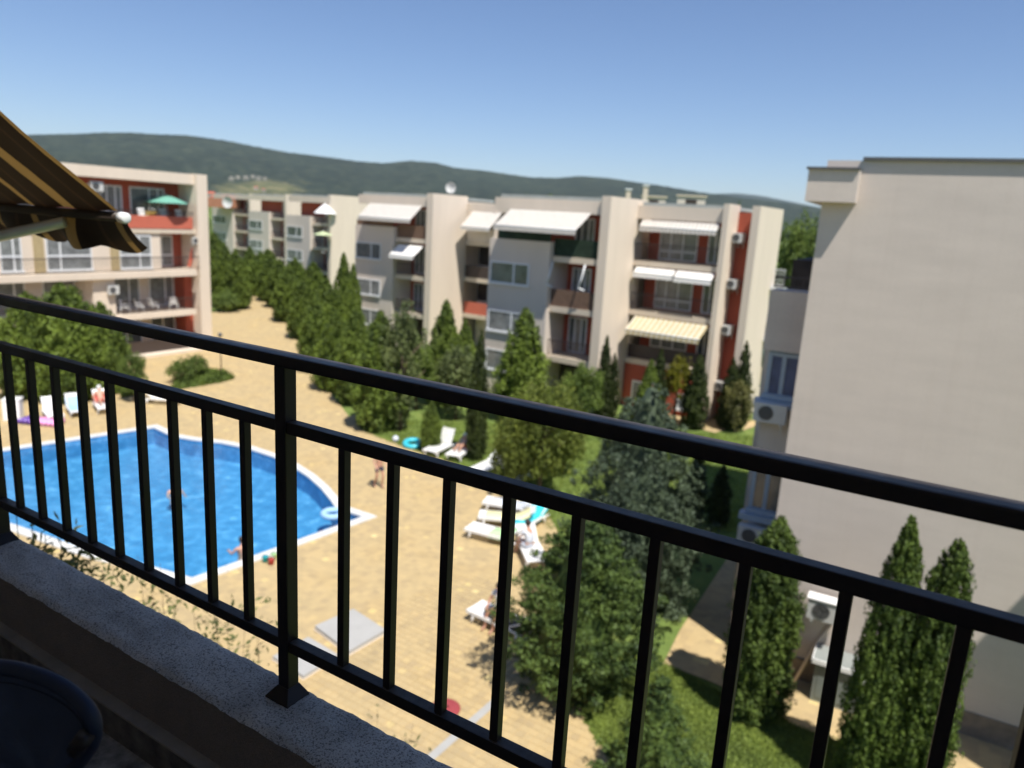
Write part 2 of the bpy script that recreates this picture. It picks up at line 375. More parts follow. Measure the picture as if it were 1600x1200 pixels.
M['awnwhite'] = stripes('cream_awning_cloth', .24, [(0, (.76, .72, .66)), (.5, (.58, .54, .48))], 0, .15)
M['awnyellow'] = stripes('cream_yellow_awning_cloth', .32, [(0, (.68, .63, .50)), (.5, (.58, .48, .26))], 0, .15)
M['awnplain'] = plain('white_awning_cloth', (.78, .76, .72), .8)

# ------------------------------------------------------------------ terrain: ground, deck, pool, hills
W_PX = [(0, 705), (240, 668), (270, 682), (300, 687), (345, 692), (385, 700), (425, 713), (456, 728), (482, 745), (502, 763), (516, 780), (525, 793), (545, 800), (569, 808), (300, 905), (213, 880), (147, 865), (21, 821)]
water_poly = [(at(*p).x, at(*p).y) for p in W_PX] + [(-24, 24.5), (-27, 27.5)]
def offset(poly, d):
    n = len(poly); A = sum(poly[i][0] * poly[(i + 1) % n][1] - poly[(i + 1) % n][0] * poly[i][1] for i in range(n))
    sg = 1 if A > 0 else -1; out = []
    for i in range(n):
        p0, p1, p2 = (Vector(poly[(i + k) % n]) for k in (-1, 0, 1))
        e1 = (p1 - p0).normalized(); e2 = (p2 - p1).normalized()
        n1 = Vector((e1.y, -e1.x)) * sg; n2 = Vector((e2.y, -e2.x)) * sg
        b = (n1 + n2); b = b.normalized() if b.length > 1e-4 else n1
        k = d / max(.45, b.dot(n1)); out.append(tuple(p1 + b * k))
    return out
coping_poly = offset(water_poly, .30)
sheet('ground', [(-9000, -400), (9000, -400), (9000, 12000), (-9000, 12000)], -.04, M['grass'], holes=[offset(water_poly, .2)])
lawn_edge_px = [(1000, 1260), (960, 1200), (925, 1145), (897, 1105), (885, 1010), (885, 930), (882, 850), (850, 790), (795, 765), (760, 745), (700, 720), (640, 700), (590, 682), (560, 668), (545, 650), (515, 612), (500, 590), (470, 540), (448, 502), (432, 479), (418, 474), (400, 460), (388, 453), (384, 455), (384, 484), (330, 488)]
edge = [at(*p) for p in lawn_edge_px]
paving_poly = [(3.4, 5), (3.2, 9)] + [(p.x, p.y) for p in edge] + [(-40, 88), (-75, 60), (-60, 5)]
paving = sheet('paving', paving_poly, -.012, M['paver'], holes=[offset(water_poly, .25)])
# pool basin, coping and water
pool_wall = MB()
n = len(water_poly)
for i in range(n):
    a, b = water_poly[i], water_poly[(i + 1) % n]
    pool_wall.add([(a[0], a[1], -.80), (b[0], b[1], -.80), (b[0], b[1], -.02), (a[0], a[1], -.02)], [(0, 1, 2, 3)])
def tile_mat():
    m, nt, b = _mat('blue_mosaic_sparkle'); p = worldpos(nt)
    v = N(nt, 'ShaderNodeTexVoronoi', Scale=2.6); nt.links.new(p, v.inputs['Vector'])
    n1 = N(nt, 'ShaderNodeTexNoise', Scale=2.2, Detail=6.0, Roughness=.75); nt.links.new(p, n1.inputs['Vector'])
    c = ramp(nt, n1.outputs[0], [(.3, (.045, .19, .38)), (.48, (.065, .26, .49)), (.60, (.12, .36, .62)), (.70, (.32, .60, .80))])  # palest patches paint the water's sparkle into the tile colour
    nt.links.new(c, b.inputs['Base Color']); b.inputs['Roughness'].default_value = .4
    return m
M['tile'] = tile_mat()
def water_mat():
    m, nt, b = _mat('pool_water'); p = worldpos(nt)
    n1 = N(nt, 'ShaderNodeTexNoise', Scale=2.4, Detail=4.0, Roughness=.6); nt.links.new(p, n1.inputs['Vector'])
    bp = N(nt, 'ShaderNodeBump', Strength=.5, Distance=.05); nt.links.new(n1.outputs[0], bp.inputs['Height'])
    gl = nt.nodes.new('ShaderNodeBsdfGlossy'); gl.inputs['Roughness'].default_value = .06; nt.links.new(bp.outputs[0], gl.inputs['Normal'])
    tr = nt.nodes.new('ShaderNodeBsdfTransparent'); tr.inputs[0].default_value = (.80, .94, .98, 1)
    fr = nt.nodes.new('ShaderNodeFresnel'); fr.inputs[0].default_value = 1.33; nt.links.new(bp.outputs[0], fr.inputs['Normal'])
    ms = nt.nodes.new('ShaderNodeMixShader'); nt.links.new(fr.outputs[0], ms.inputs[0]); nt.links.new(tr.outputs[0], ms.inputs[1]); nt.links.new(gl.outputs[0], ms.inputs[2])
    nt.links.new(ms.outputs[0], nt.nodes['Material Output'].inputs[0]); return m
M['water'] = water_mat()
pw = pool_wall.build('pool_wall', M['tile']); pw['kind'] = 'structure'
sheet('pool_floor', water_poly, -.80, M['tile'])
sheet('pool_water', offset(water_poly, -.004), -.10, M['water'])
M['copstone'] = mottled('white_coping_stone', (.62, .62, .60), .8, .06, 4)
cop = MB(); inner = offset(water_poly, -.03)
for i in range(n):
    j = (i + 1) % n
    a, b, c, d = coping_poly[i], coping_poly[j], inner[j], inner[i]
    L = hypot(b[0] - a[0], b[1] - a[1]); k = max(1, round(L / .6))
    for q in range(k):
        t0, t1 = q / k + .006 / max(L, .1), (q + 1) / k - .006 / max(L, .1)
        P = lambda u, v, t: (u[0] + (v[0] - u[0]) * t, u[1] + (v[1] - u[1]) * t)
        p = [P(a, b, t0), P(a, b, t1), P(d, c, t1), P(d, c, t0)]
        area = sum(p[m_][0] * p[(m_ + 1) % 4][1] - p[(m_ + 1) % 4][0] * p[m_][1] for m_ in range(4))
        if area < 0: p = p[::-1]
        MB().prism(p, -.03, .035).build('coping_stone', M['copstone'], paving)

# pavers, the nearest built one by one
def inside(x, y, poly):
    c = False; j = len(poly) - 1
    for i in range(len(poly)):
        if (poly[i][1] > y) != (poly[j][1] > y) and x < (poly[j][0] - poly[i][0]) * (y - poly[i][1]) / (poly[j][1] - poly[i][1]) + poly[i][0]: c = not c
        j = i
    return c
RA = radians(31.2); ca, sa = cos(RA), sin(RA)    # paver grid frame, the same turn the material uses
rng = random.Random(5)
cells = []
for i in range(-60, 60):
    for j in range(40, 130):
        gx, gy = (i + .5) * .2, (j + .5) * .2
        x, y = ca * gx + sa * gy, -sa * gx + ca * gy
        D = hypot(x, y)
        if D > 20.5 or not inside(x, y, paving_poly) or inside(x, y, coping_poly): continue
        d = Vector((x, y, -H)); zc = d.dot(_f); px = 800 + FPX * d.dot(CX) / zc; py = 600 - FPX * d.dot(CY) / zc
        if px < 150 or px > 1000 or py > 1225: continue
        cells.append((D, x, y, i, j, px > 600 and px < 880))
cells.sort(key=lambda c: c[0] - (3 if c[5] else 0))
pm = MB(); h = .0945; pm.add([(-h, -h, 0), (h, -h, 0), (h, h, 0), (-h, h, 0), (-h + .006, -h + .006, .012), (h - .006, -h + .006, .012), (h - .006, h - .006, .012), (-h + .006, h - .006, .012)],
       [(4, 5, 6, 7), (0, 1, 5, 4), (1, 2, 6, 5), (2, 3, 7, 6), (3, 0, 4, 7)])
first = None
for D, x, y, i, j, _ in cells[:300]:
    if first is None: o = first = pm.build('paver', M['paver'], paving)
    else: o = first.copy(); COL.objects.link(o)
    o.location = (x, y, -.012 + rng.uniform(-.001, .003)); o.rotation_euler = (rng.uniform(-.012, .012), rng.uniform(-.012, .012), -RA)
rest = MB()
for D, x, y, i, j, _ in cells[300:]:
    z0 = -.012 + rng.uniform(-.001, .003)
    rest.add([(x + ca * v[0] + sa * v[1], y - sa * v[0] + ca * v[1], v[2] + z0) for v in pm.v], pm.f)
rest.build('paver_field', M['paver'], paving, kind='stuff')

# hills
def smooth_noise(x, seed=0):
    return sum(sin(x * f + seed * 1.7 + f) * a for f, a in ((3.1, .5), (7.7, .3), (17.3, .18), (41.0, .1), (97., .05)))
SKY = [(-500, 240), (-300, 228), (-100, 216), (0, 212), (60, 210), (120, 209), (160, 207), (205, 207), (250, 210), (290, 211), (350, 219), (400, 229), (450, 238), (500, 244), (560, 252), (600, 255), (640, 251), (680, 254), (710, 262), (760, 267), (800, 273), (830, 277), (870, 278), (905, 275), (950, 278), (990, 284), (1040, 291), (1080, 298), (1115, 303), (1160, 309), (1220, 316), (1290, 326), (1400, 342), (1800, 372)]
def ridge(name, D, prof, base_off, seed, m, rows=14, rough=1.0):
    vs = []; fs = []; cols = 0
    xs = np.arange(prof[0][0], prof[-1][0] + 1, 8.0)
    for x in xs:
        y = float(np.interp(x, [p[0] for p in prof], [p[1] for p in prof]))
        top = at_d(x, y, D); dirn = Vector((top.x, top.y, 0)).normalized()
        for r in range(rows + 1):
            t = r / rows
            dist = D - base_off * (1 - t)
            zz = (top.z + 30) * (t ** 1.25) - 30 + rough * (smooth_noise(x / 60 + t * 5, seed) * 9 * sin(pi * min(1, t)) + (smooth_noise(x / 7, seed) * 1.6 if r == rows else 0))
            vs.append((dirn.x * dist, dirn.y * dist, zz))
        for t2, zf in ((1.04, .93), (1.2, .5), (1.4, -.05)):
            vs.append((dirn.x * D * t2, dirn.y * D * t2, top.z * zf - 5))
        cols += 1
    R = rows + 4
    for i in range(cols - 1):
        for r in range(R - 1):
            fs.append((i * R + r, (i + 1) * R + r, (i + 1) * R + r + 1, i * R + r + 1))
    mb = MB(); mb.add(vs, fs, True); o = mb.build(name, m); o['kind'] = 'structure'; return o
ridge('hills', 4200, SKY, 1900, 1, M['hill'])
ridge('hills', 8200, [(1000, 300), (1060, 303), (1110, 303), (1150, 302), (1190, 306), (1225, 313), (1260, 320), (1290, 326), (1500, 350), (1800, 372)], 2500, 4, M['hill'])
# ------------------------------------------------------------------ buildings
def window(par, s0, s1, z0, z1, d, fm='white', gm='glass', mull=(.62,), sill=True, bar=None):
    """frame ring and mullions proud of the wall plane d, pane set inside it as a sub-part"""
    f = MB(); t = .09
    f.box(s0, s1, d - .05, d + .03, z1 - t, z1); f.box(s0, s1, d - .05, d + .03, z0, z0 + t)
    f.box(s0, s0 + t, d - .048, d + .028, z0 + t, z1 - t); f.box(s1 - t, s1, d - .048, d + .028, z0 + t, z1 - t)
    for m_ in mull:
        c = s0 + (s1 - s0) * m_; f.box(c - .05, c + .05, d - .046, d + .026, z0 + t, z1 - t)
    if bar: f.box(s0 + t, s1 - t, d - .044, d + .024, bar - .06, bar + .06)
    if sill: f.box(s0 - .05, s1 + .05, d - .12, d - .052, z0 - .05, z0 + .07)
    w = f.build('window', M[fm], par)
    MB().box(s0 + t, s1 - t, d - .02, d - .012, z0 + t, z1 - t).build('pane', M[gm], w)
    return w
def railing(par, s0, s1, d, z, hgt=.95, step=.13, m='railm', name='balcony_railing'):
    r = MB(); r.box(s0, s1, d - .025, d + .025, z + hgt - .05, z + hgt); r.box(s0, s1, d - .02, d + .02, z + .08, z + .12)
    n_ = max(2, int((s1 - s0) / step))
    for k in range(n_ + 1):
        x = s0 + .02 + (s1 - s0 - .04) * k / n_; r.box(x - .01, x + .01, d - .01, d + .01, z + .12, z + hgt - .05)
    return r.build(name, M[m], par)
def unit(par, s0, sv, s1, d, fin, side, top=11.75, rail=('reed', 'bars', 'bars'), ground='darkroom', wins=(2, 1, 0), fin_front=.15, voltop=9.38):
    """a stair-stepped bay: windowed block s0..sv, balconies sv..s1, fin wall s1..s1+fin running back `side` metres"""
    B(s0, s1, d + 2.1, d + 9, 0, top - .1).build('wall', M['cream'], par)
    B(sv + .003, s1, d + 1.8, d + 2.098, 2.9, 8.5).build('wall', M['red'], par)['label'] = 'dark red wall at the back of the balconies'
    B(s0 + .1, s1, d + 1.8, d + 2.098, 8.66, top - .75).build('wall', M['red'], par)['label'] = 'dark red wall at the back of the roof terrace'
    B(s0, sv, d - .32, d + 2.097, 0, voltop).build('wall', M['cream_dim'], par)
    B(s0, s1, d, d + 2.09, top - .72, top).build('roof_fascia', M['cream'], par)
    B(s0 + .2, s1 - .2, d + .3, d + 8.6, top + .002, top + .2).build('roof', M['roofgrey'], par)
    B(s1 + .002, s1 + fin, d - fin_front, d + side, 0, 12.03).build('wall', M['cream'], par)
    w = sv - s0
    for L in wins:
        z = 2.9 * L - .1 if L else .4
        window(par, s0 + .12, s0 + .12 + w * .66, z + 1.05, z + 2.35, d - .322, gm='curtain' if L != 2 else 'glass')
    for i, z in enumerate((2.88, 5.77, 8.62)):
        B(sv + .002, s1, d - .02, d + 1.79, z - .32, z).build('balcony_slab', M['slab'], par)
        k = rail[i]
        if k == 'bars': railing(par, sv + .03, s1 - .03, d + .08, z)
        elif k: B(sv + .03, s1 - .03, d + .06, d + .1, z + .02, z + 1.0).build('balcony_screen', M[k], par)
        wd = s1 - sv
        window(par, sv + wd * .12, sv + wd * .55, z + .05, z + 2.2, d + 1.795, gm='curtain' if i % 2 else 'glass', mull=(.35, .7), sill=False)
        window(par, sv + wd * .68, sv + wd * .9, z + .05, z + 2.1, d + 1.795, gm='glass', mull=(.5,), sill=False)
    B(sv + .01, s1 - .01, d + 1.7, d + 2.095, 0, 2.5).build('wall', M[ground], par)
    return

G1 = at(1110, 660)
cb = thing('apartment_building', 'middle cream apartment block with stepped bays, fin walls and cream awnings behind the trees', 'building', G1, rot_of(124))
# bay M (nearest the viewer), bay L (further left), link strip, bay R with red walls
unit(cb, -13.4, -9.15, -6.2, -3.25, .55, 4.2, rail=('bars', 'reed', 'greennet'))
B(-12.9, -9.2, -3.5, -3.46, 8.9, 10.0).build('balcony_screen', M['greennet'], cb)['label'] = 'dark green netting round the roof terrace'
unit(cb, -31.7, -27.5, -24.35, 3.3, .6, 4.0, rail=('bars', 'bars', 'reed'))
B(-31.6, -27.6, 3.05, 3.09, 9.38, 9.85).build('balcony_screen', M['reed'], cb)
B(-23.7, -13.45, 9.0, 14, 0, 11.5).build('wall', M['cream_dim'], cb)
B(-23.7, -13.42, 7.2, 8.99, 10.95, 11.5).build('roof_fascia', M['cream'], cb)
for i, z in enumerate((2.88, 5.77, 8.62)):
    B(-23.7, -13.43, 7.2, 8.98, z - .32, z).build('balcony_slab', M['slab'], cb)
    B(-23.65, -13.5, 7.24, 7.3, z + .01, z + .95).build('parapet', M[('redlit', 'railm', 'cream_dim')[i]], cb)
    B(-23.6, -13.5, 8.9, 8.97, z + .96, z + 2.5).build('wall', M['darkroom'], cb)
    window(cb, -22.6, -21.3, z + .2, z + 2.2, 8.89, gm='glass', fm='railm', sill=False)
B(-21.05, -20.8, 7.1, 9, 0, 11.0).build('wall', M['cream_dim'], cb)
# right-hand bay
B(-5.64, -.3, 2.1, 8.5, 0, 11.55).build('wall', M['cream'], cb)
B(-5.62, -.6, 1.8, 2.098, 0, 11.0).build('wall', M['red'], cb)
B(-5.64, -.62, 0, 2.09, 10.98, 11.72).build('roof_fascia', M['cream'], cb)
B(-5.5, -.7, .3, 8.3, 11.722, 11.9).build('roof', M['roofgrey'], cb)
for i, z in enumerate((2.88, 5.77, 8.62)):
    B(-5.64, -.62, -.02, 1.79, z - .3, z).build('balcony_slab', M['slab'], cb)
    window(cb, -4.9, -2.55, z + .06, z + 2.15, 1.795, gm='curtain', mull=(.3, .62), sill=False, bar=z + .6)
    window(cb, -1.95, -1.05, z + .06, z + 2.1, 1.795, gm='glass', mull=(.5,), sill=False)
    if i: railing(cb, -5.6, -.66, .06, z, .98)
B(-5.6, -.66, .02, .1, 1.75, 2.57).build('parapet', M['red'], cb)['label'] = 'dark red ground-floor balcony front'
B(-5.6, -.66, .3, .36, 2.9, 3.7).build('balcony_screen', M['railm'], cb)
window(cb, -5.0, -3.9, .3, 1.6, .02, gm='glass')
B(-5.6, -.64, .04, 1.7, 0, 1.74).build('wall', M['red'], cb)
window(cb, -2.1, -1.2, .35, 1.3, .035, gm='glass')
B(-.598, -.3, -.2, 1.6, 0, 11.98).build('wall', M['cream'], cb)
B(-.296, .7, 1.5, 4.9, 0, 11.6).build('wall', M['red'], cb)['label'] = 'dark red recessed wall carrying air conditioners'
B(.704, 1.12, .55, 5.0, 0, 11.95).build('wall', M['cream'], cb)
for zz in (4.6, 7.6):
    B(1.122, 1.9, 4.2, 4.95, zz - .2, zz).build('balcony_slab', M['white'], cb); railing(cb, 1.2, 1.88, 4.25, zz, 1.0, m='white')

# far, staggered block on the left of the middle one
fb = thing('apartment_building', 'far cream apartment block with three stepped sections seen over the hedge', 'building', at_d(522, 310, 92).xy.to_3d(), rot_of(128))
def local(par_loc, a, p):
    v = Vector(p) - Vector(par_loc); return v.dot(az(a)), v.dot(az(a - 90))
for (px, py, D, L) in ((520, 310, 92, 8.8), (450, 308, 113, 9.6), (393, 307, 135, 12.0)):
    s, d = local(fb.location, 128, at_d(px, py, D))
    unit(fb, s - L, s - L * .45, s - .5, d, .5, 9, rail=('bars', 'bars', 'bars'), fin_front=.3)
s, d = local(fb.location, 128, at_d(352, 316, 138))
B(s - 4.5, s - .2, d - 3, d + 3, 9.5, 11.0).build('wall', M['brick'], fb)['label'] = 'orange-red rooftop wall at the far left end'

# left building
GL = at(328, 540)
lb = thing('apartment_building', 'long cream apartment block on the left with a red top-floor parapet', 'building', GL, rot_of(31))
B(-26, -.86, 2.1, 10, 0, 11.6).build('wall', M['cream'], lb)
B(-26, -.86, 0, 10, 11.602, 12.3).build('roof_fascia', M['cream'], lb)
B(-.855, 0, -.3, 10, 0, 12.33).build('wall', M['cream'], lb)
B(-26, -.86, 1.8, 2.098, 8.5, 11.6).build('wall', M['red'], lb)['label'] = 'dark red wall at the back of the top terrace'
for (a, b_) in ((-7.4, -5.1), (-4.55, -2.0), (-12.2, -9.6), (-17, -14)): window(lb, a, b_, 8.6, 11.2, 1.795, gm='curtain' if a < -5 else 'glass', mull=(.55, .8), sill=False)
B(-26, -1.1, -.05, .12, 8.52, 9.36).build('parapet', M['redlit'], lb)['label'] = 'red top-floor parapet'
B(-26, -.86, -.02, 2.09, 8.2, 8.5).build('balcony_slab', M['slab'], lb)
railing(lb, -26, -1.0, 0, 9.36, .35)
B(-26, -3.55, .1, 2.095, 5.72, 8.198).build('wall', M['cream'], lb)
for (a, b_) in ((-13.6, -12.4), (-11.05, -8.3), (-6.5, -4.25), (-17.5, -15)): window(lb, a, b_, 5.85, 8.05, .098, gm='curtain', mull=(.3,) if a > -12 and a < -8 else (.62,), bar=6.75)
for a in (-11.75, -7.1): B(a, a + .55, -.02, .096, 5.75, 8.15).build('recess_panel', mottled('ochre_panel', (.42, .33, .18), .8), lb)  # flat panels added in place of the yellowish window recess sides
B(-3.54, -.86, 1.7, 2.094, 5.7, 8.19).build('wall', M['red'], lb)
window(lb, -3.3, -1.6, 5.8, 8.0, 1.69, gm='curtain', mull=(.5,), sill=False, bar=6.6)
MB().obox((-.80, .5, 7.0), (.12, 0, 0), (0, .06, 0), (.32, 0, 1.15)).build('strut', M['redlit'], lb)
railing(lb, -26, -1.0, -.5, 5.7, .95, .16)
B(-26, -1.3, -.6, 2.09, 5.3, 5.7).build('balcony_slab', M['cream'], lb)
B(-1.298, -.86, .1, 2.09, 5.4, 5.75).build('balcony_slab', M['cream'], lb)
B(-26, -.86, 1.8, 2.097, 0, 5.29).build('wall', M['cream_dim'], lb)
for (a, b_) in ((-13.4, -11.6), (-10.6, -8.6), (-6.4, -4.2), (-3.5, -1.6)):
    window(lb, a, b_, 3.0, 5.1, 1.79, gm='curtain', mull=(.65,), sill=False)
    window(lb, a, b_, .3, 2.3, 1.79, gm='glass', mull=(.5,), sill=False)
B(-1.5, -.87, .6, 1.79, 0, 5.2).build('wall', M['red'], lb)
B(-26, -1.3, -.4, 1.79, 2.5, 2.86).build('balcony_slab', M['cream'], lb)
railing(lb, -6.8, -1.4, -.3, 2.86, .9)
railing(lb, -26, -8.6, -.3, 2.86, .9)
B(-8.55, -7.1, -.2, 1.78, 0, 5.28).build('wall', M['cream'], lb)
B(-7.0, -1.4, -.5, -.42, .02, 1.0).build('balcony_screen', M['railm'], lb)
B(-26, -1.4, -1.2, -.5, -.03, .16).build('terrace', M['cream'], lb)

# right building, near
GR = at(1545, 1158)
rb = thing('apartment_building', 'near cream apartment block on the right with a large blank gable wall', 'building', GR, rot_of(119))
B(-5.03, 4.0, 0, 12, .55, 12.2).build('wall', M['gable'], rb)['label'] = 'broad blank cream gable wall'
B(-5.05, 4.0, -.03, 12, -.05, .548).build('plinth', M['stone'], rb)
B(-4.33, 4.0, -.075, 12, 12.202, 12.27).build('coping', M['coping'], rb)
B(-5.34, -4.335, -.33, 3.6, 11.32, 11.98).build('cornice', M['gable'], rb)
B(-5.38, -4.33, -.40, 3.6, 11.982, 12.03).build('coping', M['coping'], rb)
B(4.002, 9, -3.6, 12, -.05, 12.27).build('wall', M['gable'], rb)['label'] = 'projecting wing at the right end'
# stepped-back side with balcony, bay window and air conditioners
B(-6.15, -5.034, 2.0, 11, 0, 8.0).build('wall', M['cream_dim'], rb)
B(-6.05, -5.036, 1.1, 1.98, 7.78, 9.25).build('parapet', M['gable'], rb)['label'] = 'shaded solid balcony front'
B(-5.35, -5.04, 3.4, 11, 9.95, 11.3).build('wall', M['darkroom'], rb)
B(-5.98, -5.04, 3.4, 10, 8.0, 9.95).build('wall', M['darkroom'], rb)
railing(rb, -6.0, -5.1, 1.15, 9.25, .35, .2)
B(-5.95, -5.036, 1.2, 1.98, 0, 3.0).build('wall', M['cream_dim'], rb)
B(-5.9, -5.036, 1.2, 1.98, 4.9, 6.35).build('wall', M['cream_dim'], rb)
for z0, z1, gm in ((6.6, 7.78, 'bluecurtain'), (3.55, 4.88, 'glass')):
    B(-5.88, -5.04, 1.25, 1.95, z0 - .2, z1).build('wall', M['bluewhite'], rb)
    window(rb, -5.9, -5.05, z0, z1 - .05, 1.24, fm='bluewhite', gm=gm, mull=(.45,))
    B(-6.08, -5.04, .98, 1.3, z0 - .22, z0 - .06).build('window_sill', M['bluewhite'], rb)

# this building: the balcony we stand on (perp = az 31.2 outwards, along = az 121.2)
LOC = rot_of(121.2)
ob = thing('apartment_building', 'shaded building the balcony belongs to, its facade behind the railing', 'building', (0, 0, 0), LOC)
# local x = along the rail (az 121.2), local y = outwards (az 31.2)
B(-9, 6, -8, -.75, 0, 12.3).build('wall', M['cream_dim'], ob)
B(-9, 6, -.748, .590, 11.65, 12.3).build('added_shade_overhang', M['cream_dim'], ob)  # unseen overhang added to shade balcony, depth set for the top rail's lit edge
B(-9, 6, -.748, 1.0, 8.9, 9.14).build('balcony_slab', M['cream_dim'], ob)
fl = B(-5, 3, -.746, .965, 9.142, 9.16).build('balcony_floor', M['floort']); fl.rotation_euler = (0, 0, LOC); fl['kind'] = 'structure'

pwl = thing('parapet_wall', 'low rendered parapet wall with a rough speckled top under the railing', 'wall', (0, 0, 0), LOC)
bm = bmesh.new()
# ledge top: a finely divided strip with uneven edges
nx, ny = 420, 14; x0, x1, y0, y1 = -4.6, 2.2, .975, 1.145
rr = random.Random(3); vs = []; fs = []
for i in range(nx + 1):
    x = x0 + (x1 - x0) * i / nx
    for j in range(ny + 1):
        y = y0 + (y1 - y0) * j / ny
        e = .004 * smooth_noise(x * 6, j * .5) + .0018 * rr.uniform(-1, 1)
        edge_drop = -.010 if j in (0, ny) else (-.002 if j in (1, ny - 1) else 0)
        vs.append((x, y + (.0018 * smooth_noise(x * 11, 2 + j * .01) + .0015 * rr.uniform(-1, 1) if j in (0, ny) else 0), H - 1.172 + e * .6 + edge_drop))
for i in range(nx):
    for j in range(ny): fs.append((i * (ny + 1) + j, (i + 1) * (ny + 1) + j, (i + 1) * (ny + 1) + j + 1, i * (ny + 1) + j + 1))
mb = MB(); mb.add(vs, fs, True)
mb.build('ledge', M['ledge'], pwl)
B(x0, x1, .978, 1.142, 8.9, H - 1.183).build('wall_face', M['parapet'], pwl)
B(-4.6, 2.2, .945, .9775, H - 1.44, H - 1.352).build('skirting', M['skirt'], pwl)
B(-4.6, 2.2, .943, .9775, H - 1.3515, H - 1.345).build('skirting_top', M['skirttop'], pwl)

# ------------------------------------------------------------------ the metal railing
rl = thing('metal_railing', 'black-brown metal railing with square balusters running across the whole view', 'railing', (0, 0, 0), LOC)
P0 = 1.10
def bar(x0_, x1_, y0_, y1_, z0_, z1_, name, bev=.0025):
    return B(x0_, x1_, y0_, y1_, z0_, z1_).build(name, M['rail'], rl, bevel=bev)
bar(-5.0, 1.6, P0 - .023, P0 + .023, H - .3465, H - .319, 'top_rail', .005)
posts = [-2.66, -1.255, .17]
ppos = posts + [-4.06, 1.58]
ppos.sort()
for k in range(len(ppos) - 1):
    a, b_ = ppos[k] + .0175, ppos[k + 1] - .0175
    bar(a, b_, P0 - .0125, P0 + .0145, H - .499, H - .471, 'middle_rail')
    bar(a, b_, P0 - .0135, P0 + .0145, H - 1.045, H - 1.017, 'bottom_rail')
for x in ppos:
    bar(x - .0172, x + .0172, P0 - .0172, P0 + .0172, H - 1.172, H - .347, 'post', .003)
    bp_ = MB(); w0, w1 = .039, .0182
    z0_, z1_ = H - 1.176, H - 1.142
    bp_.add([(x - w0, P0 - w0, z0_), (x + w0, P0 - w0, z0_), (x + w0, P0 + w0 * .8, z0_), (x - w0, P0 + w0 * .8, z0_),
             (x - w0, P0 - w0, z0_ + .007), (x + w0, P0 - w0, z0_ + .007), (x + w0, P0 + w0 * .8, z0_ + .007), (x - w0, P0 + w0 * .8, z0_ + .007),
             (x - w1, P0 - w1, z1_), (x + w1, P0 - w1, z1_), (x + w1, P0 + w1, z1_), (x - w1, P0 + w1, z1_)],
            [(0, 3, 2, 1), (0, 1, 5, 4), (1, 2, 6, 5), (2, 3, 7, 6), (3, 0, 4, 7), (4, 5, 9, 8), (5, 6, 10, 9), (6, 7, 11, 10), (7, 4, 8, 11), (8, 9, 10, 11)])
    bp_.build('base_cover', M['rail'], rl, bevel=.0012)
bals = [-2.520, -2.379, -2.238, -2.097, -1.955, -1.815, -1.675, -1.536, -1.395, -1.074, -.937, -.795, -.657, -.514, -.369, -.223, -.079, .069]
bals += [.31, .45, .59, .73, .87] + [-2.80 - .141 * k for k in range(9)]
proto = B(-.0095, .0095, P0 - .0095, P0 + .0105, H - 1.0165, H - .4995).build('baluster', M['rail'], rl, bevel=.0015)
proto.location.x = bals[0]
for x in bals[1:]:
    o = proto.copy(); COL.objects.link(o); o.location.x = x

# ------------------------------------------------------------------ our awning
capp = at_plane(193, 340, az(31.2) * 1.8 + EYE * 0, az(31.2))
ca_x, ca_z = capp.dot(az(121.2)), capp.z
aw = thing('striped_awning', 'brown and yellow striped awning reaching in from the upper left on a grey arm', 'awning',
           az(121.2) * ca_x + az(31.2) * 1.8 + Vector((0, 0, ca_z)), rot_of(-58.8))
# local x = away along the bar to the left (az -58.8), local y = towards us (az 211.2)
LW = 3.6; PH = radians(42)
fb_ = MB(); nu, nv = 72, 14; vs = []; fs = []
for i in range(nu + 1):
    u = .035 + (LW - .07) * i / nu
    for j in range(nv + 1):
        v = 1.6 * j / nv
        sag = -.03 * sin(pi * j / nv) * (1 + .25 * sin(u * 9)) + .006 * sin(u * 18 + j)
        vs.append((u, v * cos(PH), .02 + v * sin(PH) + sag ))
for i in range(nu):
    for j in range(nv): fs.append((i * (nv + 1) + j, (i + 1) * (nv + 1) + j, (i + 1) * (nv + 1) + j + 1, i * (nv + 1) + j + 1))
fb_.add(vs, fs, True); fb_.build('canopy', M['awnown'], aw)
va = MB(); vs = []; fs = []; nu2 = 150; nr = 8
for i in range(nu2 + 1):
    u = -.02 + LW * i / nu2
    drop = .105 + .03 * abs(sin(pi * (u + .03) / .29)) + .012 * sin(u * 5)
    for j in range(nr + 1):
        t = j / nr
        out = -.035 * sin(u * 12) * t - .05 * t * t - (.02 * t * max(0, 1 - u / .25))
        vs.append((u - .035 * t * max(0, 1 - u / .3), out, -.012 - drop * t))
for i in range(nu2):
    for j in range(nr): fs.append((i * (nr + 1) + j, (i + 1) * (nr + 1) + j, (i + 1) * (nr + 1) + j + 1, i * (nr + 1) + j + 1))
va.add(vs, fs, True); va.build('valance', M['awnown'], aw)
M['awnbar'] = plain('brown_front_bar', (.05, .035, .025), .5)
MB().tube([(.02, 0, 0), (LW, 0, 0)], .020, 12).build('front_bar', M['awnbar'], aw)
cp = MB().tube([(-.022, 0, -.002), (-.018, 0, -.002), (.02, 0, 0)], [.017, .023, .023], 16).build('end_cap', M['plastic'], aw)
M['armm'] = plain('grey_arm_metal', (.60, .60, .60), .4, .2)
MB().tube([(.42, .02, -.04), (.95, .28, -.19), (1.6, .60, -.34)], .024, 8).tube([(1.6, .6, -.34), (.9, 1.1, .75)], .021, 8).build('folding_arm', M['armm'], aw)
MB().tube([(0.1, 1.19, 1.1), (LW, 1.19, 1.16)], .05, 12).build('roller', M['armm'], aw)

